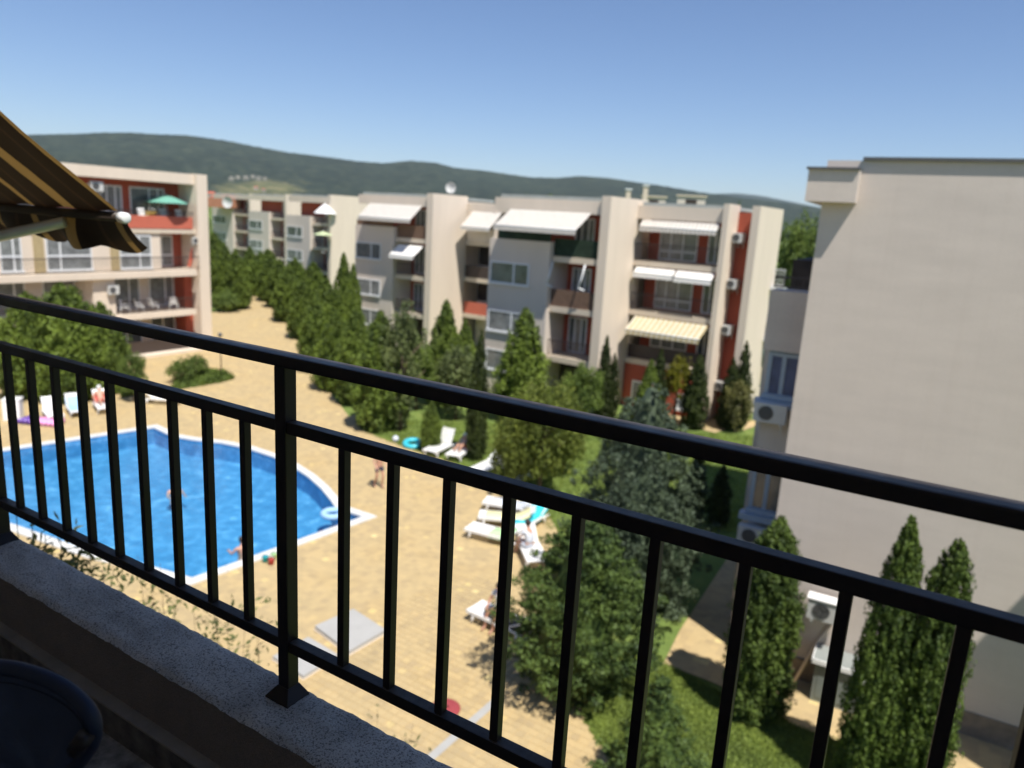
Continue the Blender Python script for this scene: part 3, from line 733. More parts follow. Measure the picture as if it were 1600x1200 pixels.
# ------------------------------------------------------------------ chair at the lower left
ch = thing('patio_chair', 'dark navy tube-framed sling chair at the lower left corner', 'chair', at(60, 1120, 9.16))
cl = ch.location
def L_(p): return tuple(Vector(p) - cl)
crv = [at(-330, 1400, 9.70), at(-260, 1110, 9.90), at(-180, 1068, 9.96), at(-90, 1048, 10.0), at(0, 1043, 10.0), at(60, 1056, 10.0), at(105, 1078, 9.99), at(134, 1106, 9.98), at(146, 1132, 9.96), at(143, 1160, 9.93), at(125, 1188, 9.89), at(95, 1222, 9.84), at(50, 1280, 9.76), at(10, 1360, 9.64)]
def smooth_path(P, k=6):
    out = []
    for i in range(len(P) - 1):
        p0, p1, p2, p3 = P[max(i - 1, 0)], P[i], P[i + 1], P[min(i + 2, len(P) - 1)]
        for s_ in range(k):
            t = s_ / k
            out.append(.5 * ((2 * p1) + (p2 - p0) * t + (2 * p0 - 5 * p1 + 4 * p2 - p3) * t * t + (3 * p1 - p0 - 3 * p2 + p3) * t ** 3))
    out.append(P[-1]); return out
path = smooth_path(crv)
M['chairtube'] = plain('navy_chair_tube', (.012, .017, .035), .55, 0, .3)
M['sling'] = mottled('navy_sling_fabric', (.035, .045, .08), .7, .12, 30, .3, 400)
MB().tube([L_(p) for p in path], .0102, 12).build('back_frame', M['chairtube'], ch)
fab = [path[i] for i in range(0, 57)]
cen = at(64, 1216, 9.86)
sv = []; sf = []
for i, p in enumerate(fab):
    q = p + (cen - p).normalized() * .012
    for j in range(6):
        t = j / 5; w_ = q.lerp(cen, t); w_.z -= .006 * sin(pi * t); sv.append(L_(w_))
for i in range(len(fab) - 1):
    for j in range(5): sf.append((i * 6 + j, (i + 1) * 6 + j, (i + 1) * 6 + j + 1, i * 6 + j + 1))
mb = MB(); mb.add(sv, sf, True)
mb.build('backrest', M['sling'], ch)
seam = [(p + (cen - p).normalized() * .022) for p in fab[12:52]]
MB().tube([L_(p + Vector((0, 0, .001))) for p in seam], .0012, 5).build('seam', M['chairtube'], ch)
MB().tube([L_(at(134, 1150, 9.955)), L_(at(118, 1172, 9.93))], .011, 8).build('clip', M['rail'], ch)
sx, sy = -.66, .50
seat = MB(); seat.add([L_((sx - .28, sy - .3, 9.58)), L_((sx + .24, sy - .3, 9.58)), L_((sx + .24, sy + .14, 9.56)), L_((sx - .28, sy + .14, 9.56)),
                       L_((sx - .28, sy - .3, 9.60)), L_((sx + .24, sy - .3, 9.60)), L_((sx + .24, sy + .14, 9.58)), L_((sx - .28, sy + .14, 9.58))],
                      [(0, 3, 2, 1), (4, 5, 6, 7), (0, 1, 5, 4), (1, 2, 6, 5), (2, 3, 7, 6), (3, 0, 4, 7)])
seat.build('seat', M['sling'], ch)
for dx, dy in ((-.29, -.3), (.25, -.3), (-.29, .14), (.25, .14)):
    MB().tube([L_((sx + dx, sy + dy, 9.16)), L_((sx + dx, sy + dy, 9.6))], .0125, 8).build('leg', M['chairtube'], ch)

# ------------------------------------------------------------------ awnings, air conditioners and balcony things
def small_awning(par_loc, a, s0, s1, d0, d1, z0, z1, m, label, group=None, skew=0.0):
    o = thing('window_awning', label, 'awning', Vector(par_loc) + az(a) * s0 + az(a - 90) * d0 + Vector((0, 0, z0)), rot_of(a), group)
    w = s1 - s0; dd = d1 - d0; hh = z1 - z0
    m1 = MB(); nn = 16; vs = []; fs = []
    for i in range(nn + 1):
        for j in range(5):
            t = j / 4; vs.append((w * i / nn + skew * t, dd * t, hh * t - .03 * sin(pi * t)))
    for i in range(nn):
        for j in range(4): fs.append((i * 5 + j, i * 5 + j + 1, (i + 1) * 5 + j + 1, (i + 1) * 5 + j))
    m1.add(vs, fs, True); m1.build('canopy', M[m], o)
    v = MB(); vs = []; fs = []; k = max(6, int(w / .12)) * 2
    for i in range(k + 1):
        x = w * i / k; vs += [(x, -.01, -.02), (x, -.03, -.22 - (.07 if i % 2 else 0))]
    for i in range(k): fs.append((2 * i, 2 * i + 1, 2 * i + 3, 2 * i + 2))
    v.add(vs, fs); v.build('valance', M[m], o)
    MB().tube([(0, 0, 0), (w, 0, 0)], .03, 8).build('front_bar', M['white'], o)
    for x in (.35, w - .35): MB().tube([(x, .02, -.03), (x + .3 * (1 if x < 1 else -1), dd * .55, hh * .25), (x, dd, hh * .7)], .025, 6).build('arm', M['white'], o)
    return o
small_awning(G1, 124, -12.35, -6.95, -4.7, -3.28, 10.15, 11.1, 'awnwhite', 'widest cream striped awning over the netted roof terrace of the middle block', skew=.1)
small_awning(G1, 124, -30.4, -24.9, 2.0, 3.28, 10.05, 11.1, 'awnwhite', 'cream awning on the leftmost bay of the middle block, top floor')
small_awning(G1, 124, -27.2, -24.7, 2.2, 3.27, 7.35, 8.1, 'awnplain', 'small white awning one floor below the leftmost top-floor awning')
small_awning(G1, 124, -23.1, -20.3, 5.7, 7.19, 9.75, 10.93, 'awnwhite', 'cream awning over the recessed balcony between two fin walls')
small_awning(G1, 124, -5.2, -.75, -1.25, -.03, 4.75, 5.42, 'awnyellow', 'yellow and cream striped awning above the dark red ground-floor balcony')
small_awning(G1, 124, -5.3, -.8, -.35, .02, 10.55, 10.92, 'awnwhite', 'narrow half-rolled awning under the roof edge of the right-hand bay')
small_awning(G1, 124, -2.9, -.75, -.45, -.03, 7.9, 8.25, 'awnplain', 'white rolled-up awning, right half of the third-floor balcony')
small_awning(G1, 124, -5.4, -3.0, -.4, -.03, 7.95, 8.25, 'awnplain', 'white rolled-up awning, left half of the third-floor balcony')
# awning arms without cloth hanging on bay M
for (sx_, lab) in ((-9.0, 'left bare white awning arm hanging in front of the middle balcony'), (-6.9, 'right bare white awning arm hanging in front of the middle balcony')):
    o = thing('awning_arm', lab, 'awning arm', G1 + az(124) * sx_ + az(34) * -3.45 + Vector((0, 0, 8.3)), rot_of(124))
    MB().tube([(0, 0, 0), (-.12, -.1, -.8), (-.25, -.15, -1.3)], .05, 8).build('arm', M['white'], o)
    MB().tube([(-.25, -.15, -1.3), (.1, -.05, -1.42)], .05, 8).build('elbow', M['white'], o)

def ac_unit(loc, a, label, w=.8, h=.55, dp=.3, arms=False, group=None):
    """outdoor unit; local +y points into the wall, front at -dp"""
    o = thing('air_conditioner', label, 'air conditioner', loc, rot_of(a), group)
    B(0, w, -dp, -.06, 0, h).build('casing', M['acw'], o, bevel=.012)
    g = MB(); cx, cz, r = w * .38, h * .5, h * .38
    for k in range(20):
        t0, t1 = 2 * pi * k / 20, 2 * pi * (k + 1) / 20
        g.add([(cx, -dp - .004, cz), (cx + r * cos(t0), -dp - .004, cz + r * sin(t0)), (cx + r * cos(t1), -dp - .004, cz + r * sin(t1))], [(0, 1, 2)])
    for k in range(3): g.tube([(cx + r * (.35 + .3 * k) * cos(t), -dp - .012, cz + r * (.35 + .3 * k) * sin(t)) for t in np.linspace(0, 2 * pi, 17)], .006, 4)
    g.build('fan_grille', M['acd'], o)
    MB().box(.1, .14, -dp, 0, -.06, -.002).box(w - .14, w - .1, -dp, 0, -.06, -.002).box(.1, .14, -.04, 0, -.3, -.06).box(w - .14, w - .1, -.04, 0, -.3, -.06).build('bracket', M['acw'], o)
    return o
def on_R(s, d, z): return GR + az(119) * s + az(29) * d + Vector((0, 0, z))
def on_C(s, d, z): return G1 + az(124) * s + az(34) * d + Vector((0, 0, z))
def on_L(s, d, z): return GL + az(31) * s + az(-59) * d + Vector((0, 0, z))
ac = ac_unit(on_R(-4.0, -.12, 1.88), 119, 'white air conditioner low on the blank gable wall above the grey cabinet', h=.50, dp=.36)
B(-.03, .83, -.39, -.04, .502, .53).build('rain_lid', M['plastic'], ac)
pp = thing('drain_pipe', 'pale pipe slanting down the gable wall from the air conditioner to the ground', 'pipe', on_R(-3.45, -.04, 1.7), rot_of(119))
MB().tube([(0, 0, 0), (-.25, 0, -.6), (-.62, -.35, -1.72)], .035, 8).build('pipe', M['cream'], pp)
ac_unit(on_R(-6.02, 1.1, 6.02), 119, 'air conditioner under the upper blue-framed window beside the gable', w=.78, h=.48)
ac_unit(on_R(-6.02, 1.1, 2.75), 119, 'air conditioner under the lower blue-framed window beside the gable', w=.78, h=.48)
for k, (z, lab) in enumerate(((10.0, 'top of the four air conditioners on the dark red recess'), (7.5, 'second from top of the four air conditioners on the dark red recess'), (4.95, 'third from top of the four air conditioners on the dark red recess'), (1.75, 'lowest of the four air conditioners on the dark red recess'))):
    ac_unit(on_C(-.24, 1.45, z), 124, lab, w=.5, h=.5, dp=.75)
ac_unit(on_L(-8.0, .5, 10.75), 31, 'air conditioner under the roof edge of the left block beside the awning', h=.6)
ac_unit(on_L(-1.2, .1, 7.5), 31, 'small air conditioner beside the red strut of the left block', w=.45, h=.45)
ac_unit(on_L(-7.7, -.22, 4.3), 31, 'air conditioner under the wide slab of the left block', w=.7)
# satellite dishes and roof clutter
def dish(loc, a, r, label):
    o = thing('satellite_dish', label, 'satellite dish', loc, rot_of(a))
    m1 = MB(); vs = [(0, 0, .0)]; fs = []
    for i in range(1, 5):
        for k in range(14):
            t = 2 * pi * k / 14; q = i / 4 * r; vs.append((q * cos(t), -q * q * .35 / r, q * sin(t)))
    for k in range(14): fs.append((0, 1 + k, 1 + (k + 1) % 14))
    for i in range(3):
        for k in range(14): fs.append((1 + i * 14 + k, 1 + (i + 1) * 14 + k, 1 + (i + 1) * 14 + (k + 1) % 14, 1 + i * 14 + (k + 1) % 14))
    m1.add(vs, fs, True); m1.build('reflector', M['acw'], o)
    MB().tube([(0, .02, 0), (0, .25, -.1), (0, .25, -.7)], .025, 6).tube([(0, 0, -r * .8), (0, -.35, -.05)], .012, 5).build('mast', M['acd'], o)
dish(on_C(-24.4, 6.0, 12.6), 100, .42, 'white satellite dish on the roof of the middle block')
dish(at_d(357, 316, 133), 100, .95, 'round white satellite dish at the left end of the far block')
def rooftop_box(px0, px1, py0, py1, D, label):
    a0, a1 = at_d(px0, py1, D), at_d(px1, py1, D); top = at_d(px0, py0, D).z
    o = thing('rooftop_hut', label, 'rooftop structure', (a0.x, a0.y, a0.z - 1.2), atan2(a1.y - a0.y, a1.x - a0.x))
    w = (a1 - a0).length
    B(0, w, 0, 2.5, 0, top - a0.z + 1.0).build('wall', M['cream_dim'], o); B(-.2, w + .2, -.2, 2.7, top - a0.z + 1.002, top - a0.z + 1.2).build('roof', M['slab'], o)
    B(w * .3, w * .7, -.06, -.01, .9, top - a0.z + .6).build('painted_opening', M['darkroom'], o)  # solid dark panel, the shade of an opening painted on
rooftop_box(1003, 1040, 305, 316, 120, 'left low hut on the roofs beyond the right-hand bay')
rooftop_box(1058, 1102, 304, 316, 120, 'right low hut on the roofs beyond the right-hand bay')
for px, py, D, lab in ((982, 297, 118, 'small pale chimney left of the roof huts'), (1009, 291, 118, 'taller pale chimney above the left roof hut')):
    p = at_d(px, py, D); o = thing('chimney', lab, 'chimney', (p.x, p.y, p.z - 2.2)); B(-.35, .35, -.35, .35, 0, 2.2).build('stack', M['slab'], o); B(-.5, .5, -.5, .5, 2.2, 2.4).build('cap', M['white'], o)

# parasol, chairs and pots on the left block's terrace
def parasol(loc, r, h, m, label, steep=.36):
    o = thing('parasol', label, 'parasol', loc)
    c = MB(); k = 8; vs = [(0, 0, h)]; fs = []
    for i in range(1, 4):
        for q in range(k * 2):
            t = pi * q / k; rr_ = r * i / 3 * (1 if q % 2 == 0 else .95)
            vs.append((rr_ * cos(t), rr_ * sin(t), h - (r * steep) * (i / 3) ** 1.2 - (.02 if q % 2 else 0)))
    K = 2 * k
    for q in range(K): fs.append((0, 1 + q, 1 + (q + 1) % K))
    for i in range(2):
        for q in range(K): fs.append((1 + i * K + q, 1 + (i + 1) * K + q, 1 + (i + 1) * K + (q + 1) % K, 1 + i * K + (q + 1) % K))
    c.add(vs, fs, True); c.build('canopy', M[m], o)
    MB().tube([(0, 0, 0), (0, 0, h + .08)], .022, 8).build('pole', M['white'], o)
    B(-.22, .22, -.22, .22, 0, .08).build('base', M['concrete'], o)
    for q in range(8):
        t = pi * q / 4; MB().tube([(0, 0, h - .04), (r * .97 * cos(t), r * .97 * sin(t), h - r * (steep + .01))], .008, 4).build('rib', M['white'], o)
parasol(on_L(-2.55, .7, 8.45), 1.5, 2.35, 'mint', 'mint green parasol on the top terrace of the left block')
parasol(at_d(508, 345, 92).xy.to_3d() + Vector((0, 0, 7.9)), 1.35, 3.1, 'whitec', 'white parasol on the top terrace of the far block', .85)
parasol(at_d(505, 375, 91).xy.to_3d() + Vector((0, 0, 5.3)), 1.15, 2.5, 'pistachio', 'pale green parasol one floor below the white parasol of the far block')
def garden_chair(loc, rz, label, group):
    o = thing('plastic_chair', label, 'chair', loc, rz, group)
    B(-.24, .24, -.24, .22, .42, .46).build('seat', M['plastic'], o)
    MB().obox((0, .25, .68), (.24, 0, 0), (0, .018, 0), (0, .05, .24)).build('backrest', M['plastic'], o)
    for dx in (-.22, .22):
        MB().tube([(dx * 1.1, -.2, .64), (dx * 1.1, .24, .66)], .02, 5).build('armrest', M['plastic'], o)
        for dy in (-.21, .2): MB().tube([(dx, dy, .42), (dx * 1.15, dy * 1.1, 0)], .018, 5).build('leg', M['plastic'], o)
    return o
for k, (s_, lab) in enumerate(((-4.4, 'white plastic chair left of the yellow tub on the top terrace'), (-2.8, 'white plastic chair under the mint parasol'), (-1.6, 'white plastic chair right of the mint parasol'))):
    garden_chair(on_L(s_, .55, 8.9), radians(60), lab, 'white plastic chairs on the left block')
for k, (s_, lab) in enumerate(((-6.2, 'leftmost white plastic chair on the first-floor balcony'), (-5.2, 'second white plastic chair on the first-floor balcony'), (-4.2, 'third white plastic chair on the first-floor balcony'), (-2.6, 'rightmost white plastic chair on the first-floor balcony'))):
    garden_chair(on_L(s_, .3, 2.86), radians(100 + 30 * k), lab, 'white plastic chairs on the left block')
o = thing('plastic_tub', 'yellow tub standing between the chairs on the top terrace', 'tub', on_L(-3.9, .45, 9.0)); MB().tube([(0, 0, 0), (0, 0, .55), (0, 0, .6)], [.26, .34, .36], 14).build('tub', M['yellow'], o); MB().tube([(-.3, 0, .5), (-.2, 0, .8), (.2, 0, .8), (.3, 0, .5)], .015, 5).build('handle', M['white'], o)

# ------------------------------------------------------------------ plants
def frame_quads(C, Nn, size, rg, aspect=.6):
    n_ = len(C)
    Nn = Nn / (np.linalg.norm(Nn, axis=1, keepdims=True) + 1e-9)
    R = rg.normal(size=(n_, 3)); T = np.cross(Nn, R); T /= (np.linalg.norm(T, axis=1, keepdims=True) + 1e-9); U = np.cross(Nn, T)
    s = size.reshape(-1, 1)
    a, b_ = T * s, U * s * aspect
    V = np.stack([C - a, C + b_, C + a, C - b_], 1).reshape(-1, 3)      # diamond leaf
    return V
def mesh_quads(name, V, m, core=None):
    n_ = len(V) // 4
    cv, cf = (core if core else ([], []))
    me = bpy.data.meshes.new(name)
    nv = len(V) + len(cv); me.vertices.add(nv)
    allv = np.concatenate([V, np.array(cv, float).reshape(-1, 3)]) if len(cv) else V
    me.vertices.foreach_set('co', allv.astype(np.float32).ravel())
    loops = np.arange(n_ * 4); starts = np.arange(n_) * 4
    cl_ = []; cs = []; off = n_ * 4
    for f in cf:
        cs.append(off + len(cl_)); cl_ += [i + len(V) for i in f]
    al = np.concatenate([loops, np.array(cl_, int)]) if cl_ else loops
    st = np.concatenate([starts, np.array(cs, int)]) if cs else starts
    me.loops.add(len(al)); me.loops.foreach_set('vertex_index', al.astype(np.int32))
    me.polygons.add(len(st)); me.polygons.foreach_set('loop_start', st.astype(np.int32))
    me.update(calc_edges=True); me.validate(); me.materials.append(m)
    return me
def clump_leaves(cent, rad, per, size, rg, up=.2):
    cent = np.array(cent); rad = np.array(rad)
    idx = np.repeat(np.arange(len(cent)), per)
    D = rg.normal(size=(len(idx), 3)); D /= np.linalg.norm(D, axis=1, keepdims=True)
    q = rg.uniform(.45, 1.05, (len(idx), 1))
    C = cent[idx] + D * rad[idx] * q
    Nn = D + rg.normal(size=D.shape) * .55; Nn[:, 2] += up
    sz = size * rg.uniform(.55, 1.35, len(idx))
    return C, Nn, sz
def cone_core(prof, seed):
    vs = []; fs = []; k = 12
    for i, (z, r) in enumerate(prof):
        for q in range(k):
            t = 2 * pi * q / k; rr_ = r * (1 + .12 * sin(3 * t + z * 4 + seed)); vs.append((rr_ * cos(t), rr_ * sin(t), z))
    for i in range(len(prof) - 1):
        for q in range(k): fs.append((i * k + q, i * k + (q + 1) % k, (i + 1) * k + (q + 1) % k, (i + 1) * k + q))
    return vs, fs
def thuja_mesh(name, prof, n_cl, per, leaf, cl, m, seed, vz=1.5, ragged=1.0):
    """unit-height conifer: prof maps height 0..1 to radius"""
    rg = np.random.default_rng(seed); Z = np.array([p[0] for p in prof]); R = np.array([p[1] for p in prof])
    zz = rg.uniform(0, 1, n_cl * 3); rr_ = np.interp(zz, Z, R); keep = rg.uniform(0, R.max(), len(zz)) < rr_ + .02; zz = zz[keep][:n_cl]; rr_ = rr_[keep][:n_cl]
    th = rg.uniform(0, 2 * pi, len(zz)); lump = 1 + ragged * (.10 * np.sin(3 * th + zz * 17 + seed) + .08 * np.sin(5 * th - zz * 29) + .06 * np.sin(11 * th + zz * 61) + rg.normal(size=len(zz)) * .08)
    q = rr_ * lump * rg.uniform(.78, 1.0, len(zz))
    cent = np.stack([q * np.cos(th), q * np.sin(th), zz * .985], 1)
    rad = np.stack([np.full(len(zz), cl), np.full(len(zz), cl), np.full(len(zz), cl * vz)], 1) * rg.uniform(.7, 1.4, (len(zz), 1))
    rad *= np.clip(rr_ / R.max() + .35, .4, 1.1).reshape(-1, 1)
    C, Nn, sz = clump_leaves(cent, rad, per, leaf, rg, .35)
    V = frame_quads(C, Nn, sz, rg)
    core = cone_core([(.0, R[0] * .5)] + [(z, r * (.70 - .3 * z)) for z, r in zip(Z[1:-1], R[1:-1])] + [(.95, .001)], seed)
    return mesh_quads(name, V, m, core)
def fir_mesh(name, n_wh, length, per, leaf, m, seed, droop=.12, tip=1.0, curve=.9, clr=.05):
    rg = np.random.default_rng(seed); cent = []; rad = []
    for w_ in range(n_wh):
        z = .07 + .91 * (w_ / (n_wh - 1)) ** .95
        L = length * (1 - z) ** curve * rg.uniform(.9, 1.1) + .015
        nb = int(7 + 5 * (1 - z)); ph = rg.uniform(0, 6.28)
        for b_ in range(nb):
            t = ph + 2 * pi * b_ / nb + rg.normal() * .12; Lb = L * rg.uniform(.72, 1.12)
            k = max(2, int(Lb / (clr * .75)))
            for q in range(k):
                u = .25 + .75 * (q + .5) / k
                if u < .5 and rg.uniform() < .3: continue
                off = (rg.uniform(-1, 1)) * .22 * Lb * u * (1.1 - u) * 1.6
                x = cos(t) * Lb * u - sin(t) * off; y = sin(t) * Lb * u + cos(t) * off
                zc = z - droop * Lb * u * u * 1.4 + .03 * u + rg.normal() * .006
                cent.append((x, y, max(zc, .01))); s_ = clr * rg.uniform(.7, 1.15) * (1.05 - .35 * u)
                rad.append((s_, s_, s_ * .5))
    C, Nn, sz = clump_leaves(cent, rad, per, leaf, rg, .5)
    V = frame_quads(C, Nn, sz, rg, .35)
    core = cone_core([(.06, length * .3)] + [(z, length * (1 - z) ** curve * .62) for z in (.15, .3, .5, .7, .85)] + [(.96, .004)], seed)
    return mesh_quads(name, V, m, core)
def crown_mesh(name, n_cl, per, leaf, cl, m, seed, zlo=.3, rx=.3, rz=.36, hang=0.0, hollow=.55):
    rg = np.random.default_rng(seed); zc = 1 - rz
    D = rg.normal(size=(n_cl, 3)); D /= np.linalg.norm(D, axis=1, keepdims=True)
    q = rg.uniform(hollow, 1, (n_cl, 1)) * (1 + .22 * np.sin(4 * D[:, :1] * 3 + seed) * np.cos(3 * D[:, 2:3] * 2))
    cent = D * q * np.array([[rx, rx, rz]]) * .88 + np.array([[0, 0, zc]])
    rad = np.full((n_cl, 3), cl) * rg.uniform(.6, 1.5, (n_cl, 1)); rad[:, 2] *= (1 + hang)
    cent[:, 2] = np.maximum(cent[:, 2], .04)
    C, Nn, sz = clump_leaves(cent, rad, per, leaf, rg, .3)
    return mesh_quads(name, frame_quads(C, Nn, sz, rg, .55), m)
G_TH = leafy('thuja_foliage', (.14, .215, .042), .55, .25, .2, 1.6)
G_CY = leafy('cypress_foliage', (.085, .145, .036), .5, .3, .2, 2.2)
G_DK = leafy('dark_conifer_foliage', (.040, .062, .016), .4, .1, .15, 2.0)
G_FI = leafy('fir_foliage', (.062, .115, .036), .5, .35, .2, 1.5)
G_BL = leafy('blue_spruce_foliage', (.085, .122, .080), .35, .0, .15, 1.5)
G_LI = leafy('light_green_foliage', (.15, .205, .045), .4, .5, .35, 1.2)
G_YE = leafy('yellow_green_foliage', (.20, .21, .025), .35, .5, .4, 1.8)
G_MD = leafy('mid_green_foliage', (.125, .195, .050), .45, .3, .3, 1.2)
G_GR = leafy('grey_green_foliage', (.14, .185, .075), .35, .2, .3, 1.5)
G_OL = leafy('olive_shrub_foliage', (.13, .14, .055), .4, .4, .3, 2.5)
G_TW = leafy('olive_leaves', (.14, .17, .075), .4, .2, .3, 3.0)
MESH = dict(
    thuja=thuja_mesh('crown', [(0, .10), (.08, .17), (.25, .20), (.5, .165), (.75, .10), (.92, .045), (1, .008)], 760, 26, .0115, .021, G_TH, 1, 2.6),
    thuja2=thuja_mesh('crown', [(0, .09), (.1, .18), (.3, .19), (.55, .17), (.8, .10), (1, .006)], 760, 26, .0115, .022, G_TH, 2, 2.4),
    cypress=thuja_mesh('crown', [(0, .10), (.06, .145), (.3, .155), (.55, .15), (.75, .125), (.9, .075), (1, .012)], 1500, 28, .0085, .018, G_CY, 3, 1.6),
    cypress2=thuja_mesh('crown', [(0, .12), (.08, .165), (.3, .17), (.5, .15), (.72, .115), (.88, .07), (1, .010)], 1500, 28, .0085, .018, G_CY, 4, 1.6),
    narrow=thuja_mesh('crown', [(0, .06), (.08, .11), (.3, .12), (.6, .095), (.85, .05), (1, .006)], 420, 24, .011, .018, G_DK, 5, 2.4),
    fir=thuja_mesh('crown', [(0, .15), (.07, .25), (.25, .34), (.42, .36), (.62, .31), (.82, .19), (.94, .09), (1, .01)], 720, 46, .0105, .044, G_FI, 6, .5, 1.5),
    fir2=fir_mesh('crown', 12, .50, 22, .022, G_FI, 7, .0, clr=.075),
    spruce=thuja_mesh('crown', [(0, .16), (.06, .25), (.2, .30), (.45, .29), (.65, .23), (.82, .15), (.94, .06), (1, .006)], 1000, 44, .0072, .028, G_BL, 8, .75, 1.5),
    light=crown_mesh('crown', 170, 44, .020, .075, G_LI, 9, rx=.42, rz=.46, hang=.5),
    willow=crown_mesh('crown', 130, 44, .016, .05, G_GR, 10, rx=.22, rz=.44, hang=1.2),
    round=crown_mesh('crown', 120, 40, .026, .09, G_GR, 11, rx=.42, rz=.46),
    mid=crown_mesh('crown', 160, 44, .020, .075, G_MD, 12, rx=.36, rz=.42),
    yellow=crown_mesh('crown', 80, 34, .022, .06, G_YE, 13, rx=.24, rz=.34),
    olive=crown_mesh('crown', 120, 40, .026, .085, G_OL, 14, rx=.36, rz=.48),
    bushy=thuja_mesh('crown', [(0, .22), (.15, .30), (.45, .30), (.7, .23), (.9, .12), (1, .02)], 900, 28, .014, .034, G_TH, 15, 2.0),
    shrub=crown_mesh('crown', 90, 36, .045, .14, G_MD, 16, rx=.62, rz=.5),
)
TR = {}
def trunk_mesh(kind):
    rg = random.Random(hash(kind) % 97 if False else len(kind) * 7)
    m1 = MB()
    if kind in ('light', 'willow', 'mid', 'yellow', 'round', 'olive', 'shrub'):
        m1.tube([(0, 0, -.01), (.005, 0, .2), (0, .01, .45), (.01, 0, .7)], [.028, .022, .016, .008], 8)
        for k in range(7):
            t = k * 2.4; z = .22 + .05 * k; m1.tube([(0, 0, z), (.1 * cos(t), .1 * sin(t), z + .1), (.22 * cos(t), .22 * sin(t), z + .22)], [.011, .008, .003], 5)
    else:
        m1.tube([(0, 0, -.01), (0, 0, .5), (0, 0, .96)], [.022, .014, .003], 8)
        for k in range(10):
            t = k * 2.4; z = .08 + .07 * k; r_ = .14 * (1 - z); m1.tube([(0, 0, z), (r_ * cos(t), r_ * sin(t), z + .01)], [.006, .002], 4)
    o = m1.build('trunk', M['bark']); me = o.data; bpy.data.objects.remove(o); return me
for k in MESH: TR[k] = trunk_mesh(k)
REF_W = dict(thuja=.40, thuja2=.40, cypress=.33, cypress2=.36, narrow=.25, fir=.74, fir2=.95, spruce=.62, light=.86, willow=.50, round=.92, mid=.74, yellow=.52, olive=.76, bushy=.66, shrub=1.3)
trng = random.Random(11)
def tree(kind, base, top_y, width_px, label, group, name='tree', cat='tree', D=None, top_x=None):
    """base: pixel of the foot on the ground, or a point; turned into a real place, height and width"""
    if D is None: p = at(*base)
    else: p = at_d(base[0], base[1], D); p.z = 0
    dist = hypot(p.x, p.y)
    q = at_d(top_x if top_x is not None else base[0], top_y, dist); hgt = max(.4, q.z)
    depth = (p + Vector((0, 0, hgt * .5)) - EYE).dot(_f)
    wid = width_px * depth / FPX
    sx_ = wid / REF_W[kind]
    r = thing(name, label, cat, (p.x, p.y, -.03), trng.uniform(0, 6.28), group, (sx_, sx_, hgt))
    link('crown', MESH[kind], r); link('trunk', TR[kind], r)
    return r
TG = 'conifers along the lawn'
T = tree
T('fir', (897, 1076), 797, 208, 'big green fir in front of the sun loungers, nearest the railing centre', None, 'fir_tree', top_x=915)
T('olive', (915, 1096), 1062, 44, 'small yellow-green bush at the foot of the big green fir', None, 'bush', 'bush')
T('spruce', (985, 945), 580, 196, 'tall blue-grey spruce right of the green fir', None, 'blue_spruce_tree', top_x=985)
T('cypress', (1176, 1112), 798, 98, 'columnar cypress at the left end of the gable wall', 'columnar cypresses at the gable wall', 'cypress_tree', top_x=1208)
T('cypress2', (1345, 1236), 798, 92, 'left of the two tall cypresses touching each other by the gable wall', 'columnar cypresses at the gable wall', 'cypress_tree', top_x=1420)
T('cypress', (1414, 1262), 832, 90, 'right of the two tall cypresses touching each other by the gable wall', 'columnar cypresses at the gable wall', 'cypress_tree', top_x=1494)
T('fir2', (1015, 1240), 1058, 200, 'low spreading young fir on the lawn below the big green fir', None, 'fir_tree', top_x=1022)
T('narrow', (1082, 812), 690, 34, 'dark narrow cypress right beside the blue spruce', 'dark narrow cypresses', 'cypress_tree', top_x=1092)
T('narrow', (1120, 818), 722, 36, 'dark narrow cypress standing alone on the lawn before the last block', 'dark narrow cypresses', 'cypress_tree', top_x=1124)
T('narrow', (938, 655), 522, 26, 'slim thuja against the fin wall, taller of the two', 'slim thujas before the right bay', 'thuja_tree', top_x=948)
T('narrow', (952, 655), 550, 24, 'slim thuja against the fin wall, shorter of the two', 'slim thujas before the right bay', 'thuja_tree', top_x=960)
T('narrow', (1022, 662), 543, 28, 'slim thuja in front of the dark red balcony, left', 'slim thujas before the right bay', 'thuja_tree', top_x=1034)
T('thuja', (1008, 668), 560, 40, 'broader green thuja beside the slim one at the red balcony', 'slim thujas before the right bay', 'thuja_tree', top_x=1016)
T('narrow', (1082, 668), 553, 40, 'slim thuja at the pillar with the air conditioners', 'slim thujas before the right bay', 'thuja_tree', top_x=1093)
T('yellow', (1052, 662), 552, 48, 'small yellow-green tree before the red wall', None, 'young_tree', top_x=1062)
T('narrow', (1133, 668), 556, 30, 'left of two dark thujas at the last bright fin wall', 'slim thujas before the right bay', 'thuja_tree', top_x=1144)
T('narrow', (1150, 668), 530, 30, 'right of two dark thujas at the last bright fin wall', 'slim thujas before the right bay', 'thuja_tree', top_x=1162)
T('olive', (1148, 674), 592, 56, 'olive green bush at the foot of the last fin wall', None, 'bush', 'bush', top_x=1156)
T('yellow', (1196, 640), 532, 52, 'leafy light green tree behind the end of the middle block', None, 'young_tree', top_x=1200)
T('mid', (1205, 700), 318, 80, 'tall tree beyond the last block, left of three', 'tall trees beyond the middle block', D=74, top_x=1228)
T('mid', (1240, 700), 316, 84, 'tall tree beyond the last block, middle of three', 'tall trees beyond the middle block', D=70, top_x=1262)
T('mid', (1275, 700), 322, 90, 'tall tree beyond the last block, right of three', 'tall trees beyond the middle block', D=66, top_x=1295)
T('mid', (1228, 700), 392, 70, 'dark lower tree between the last block and the gable building', 'tall trees beyond the middle block', D=60, top_x=1236)
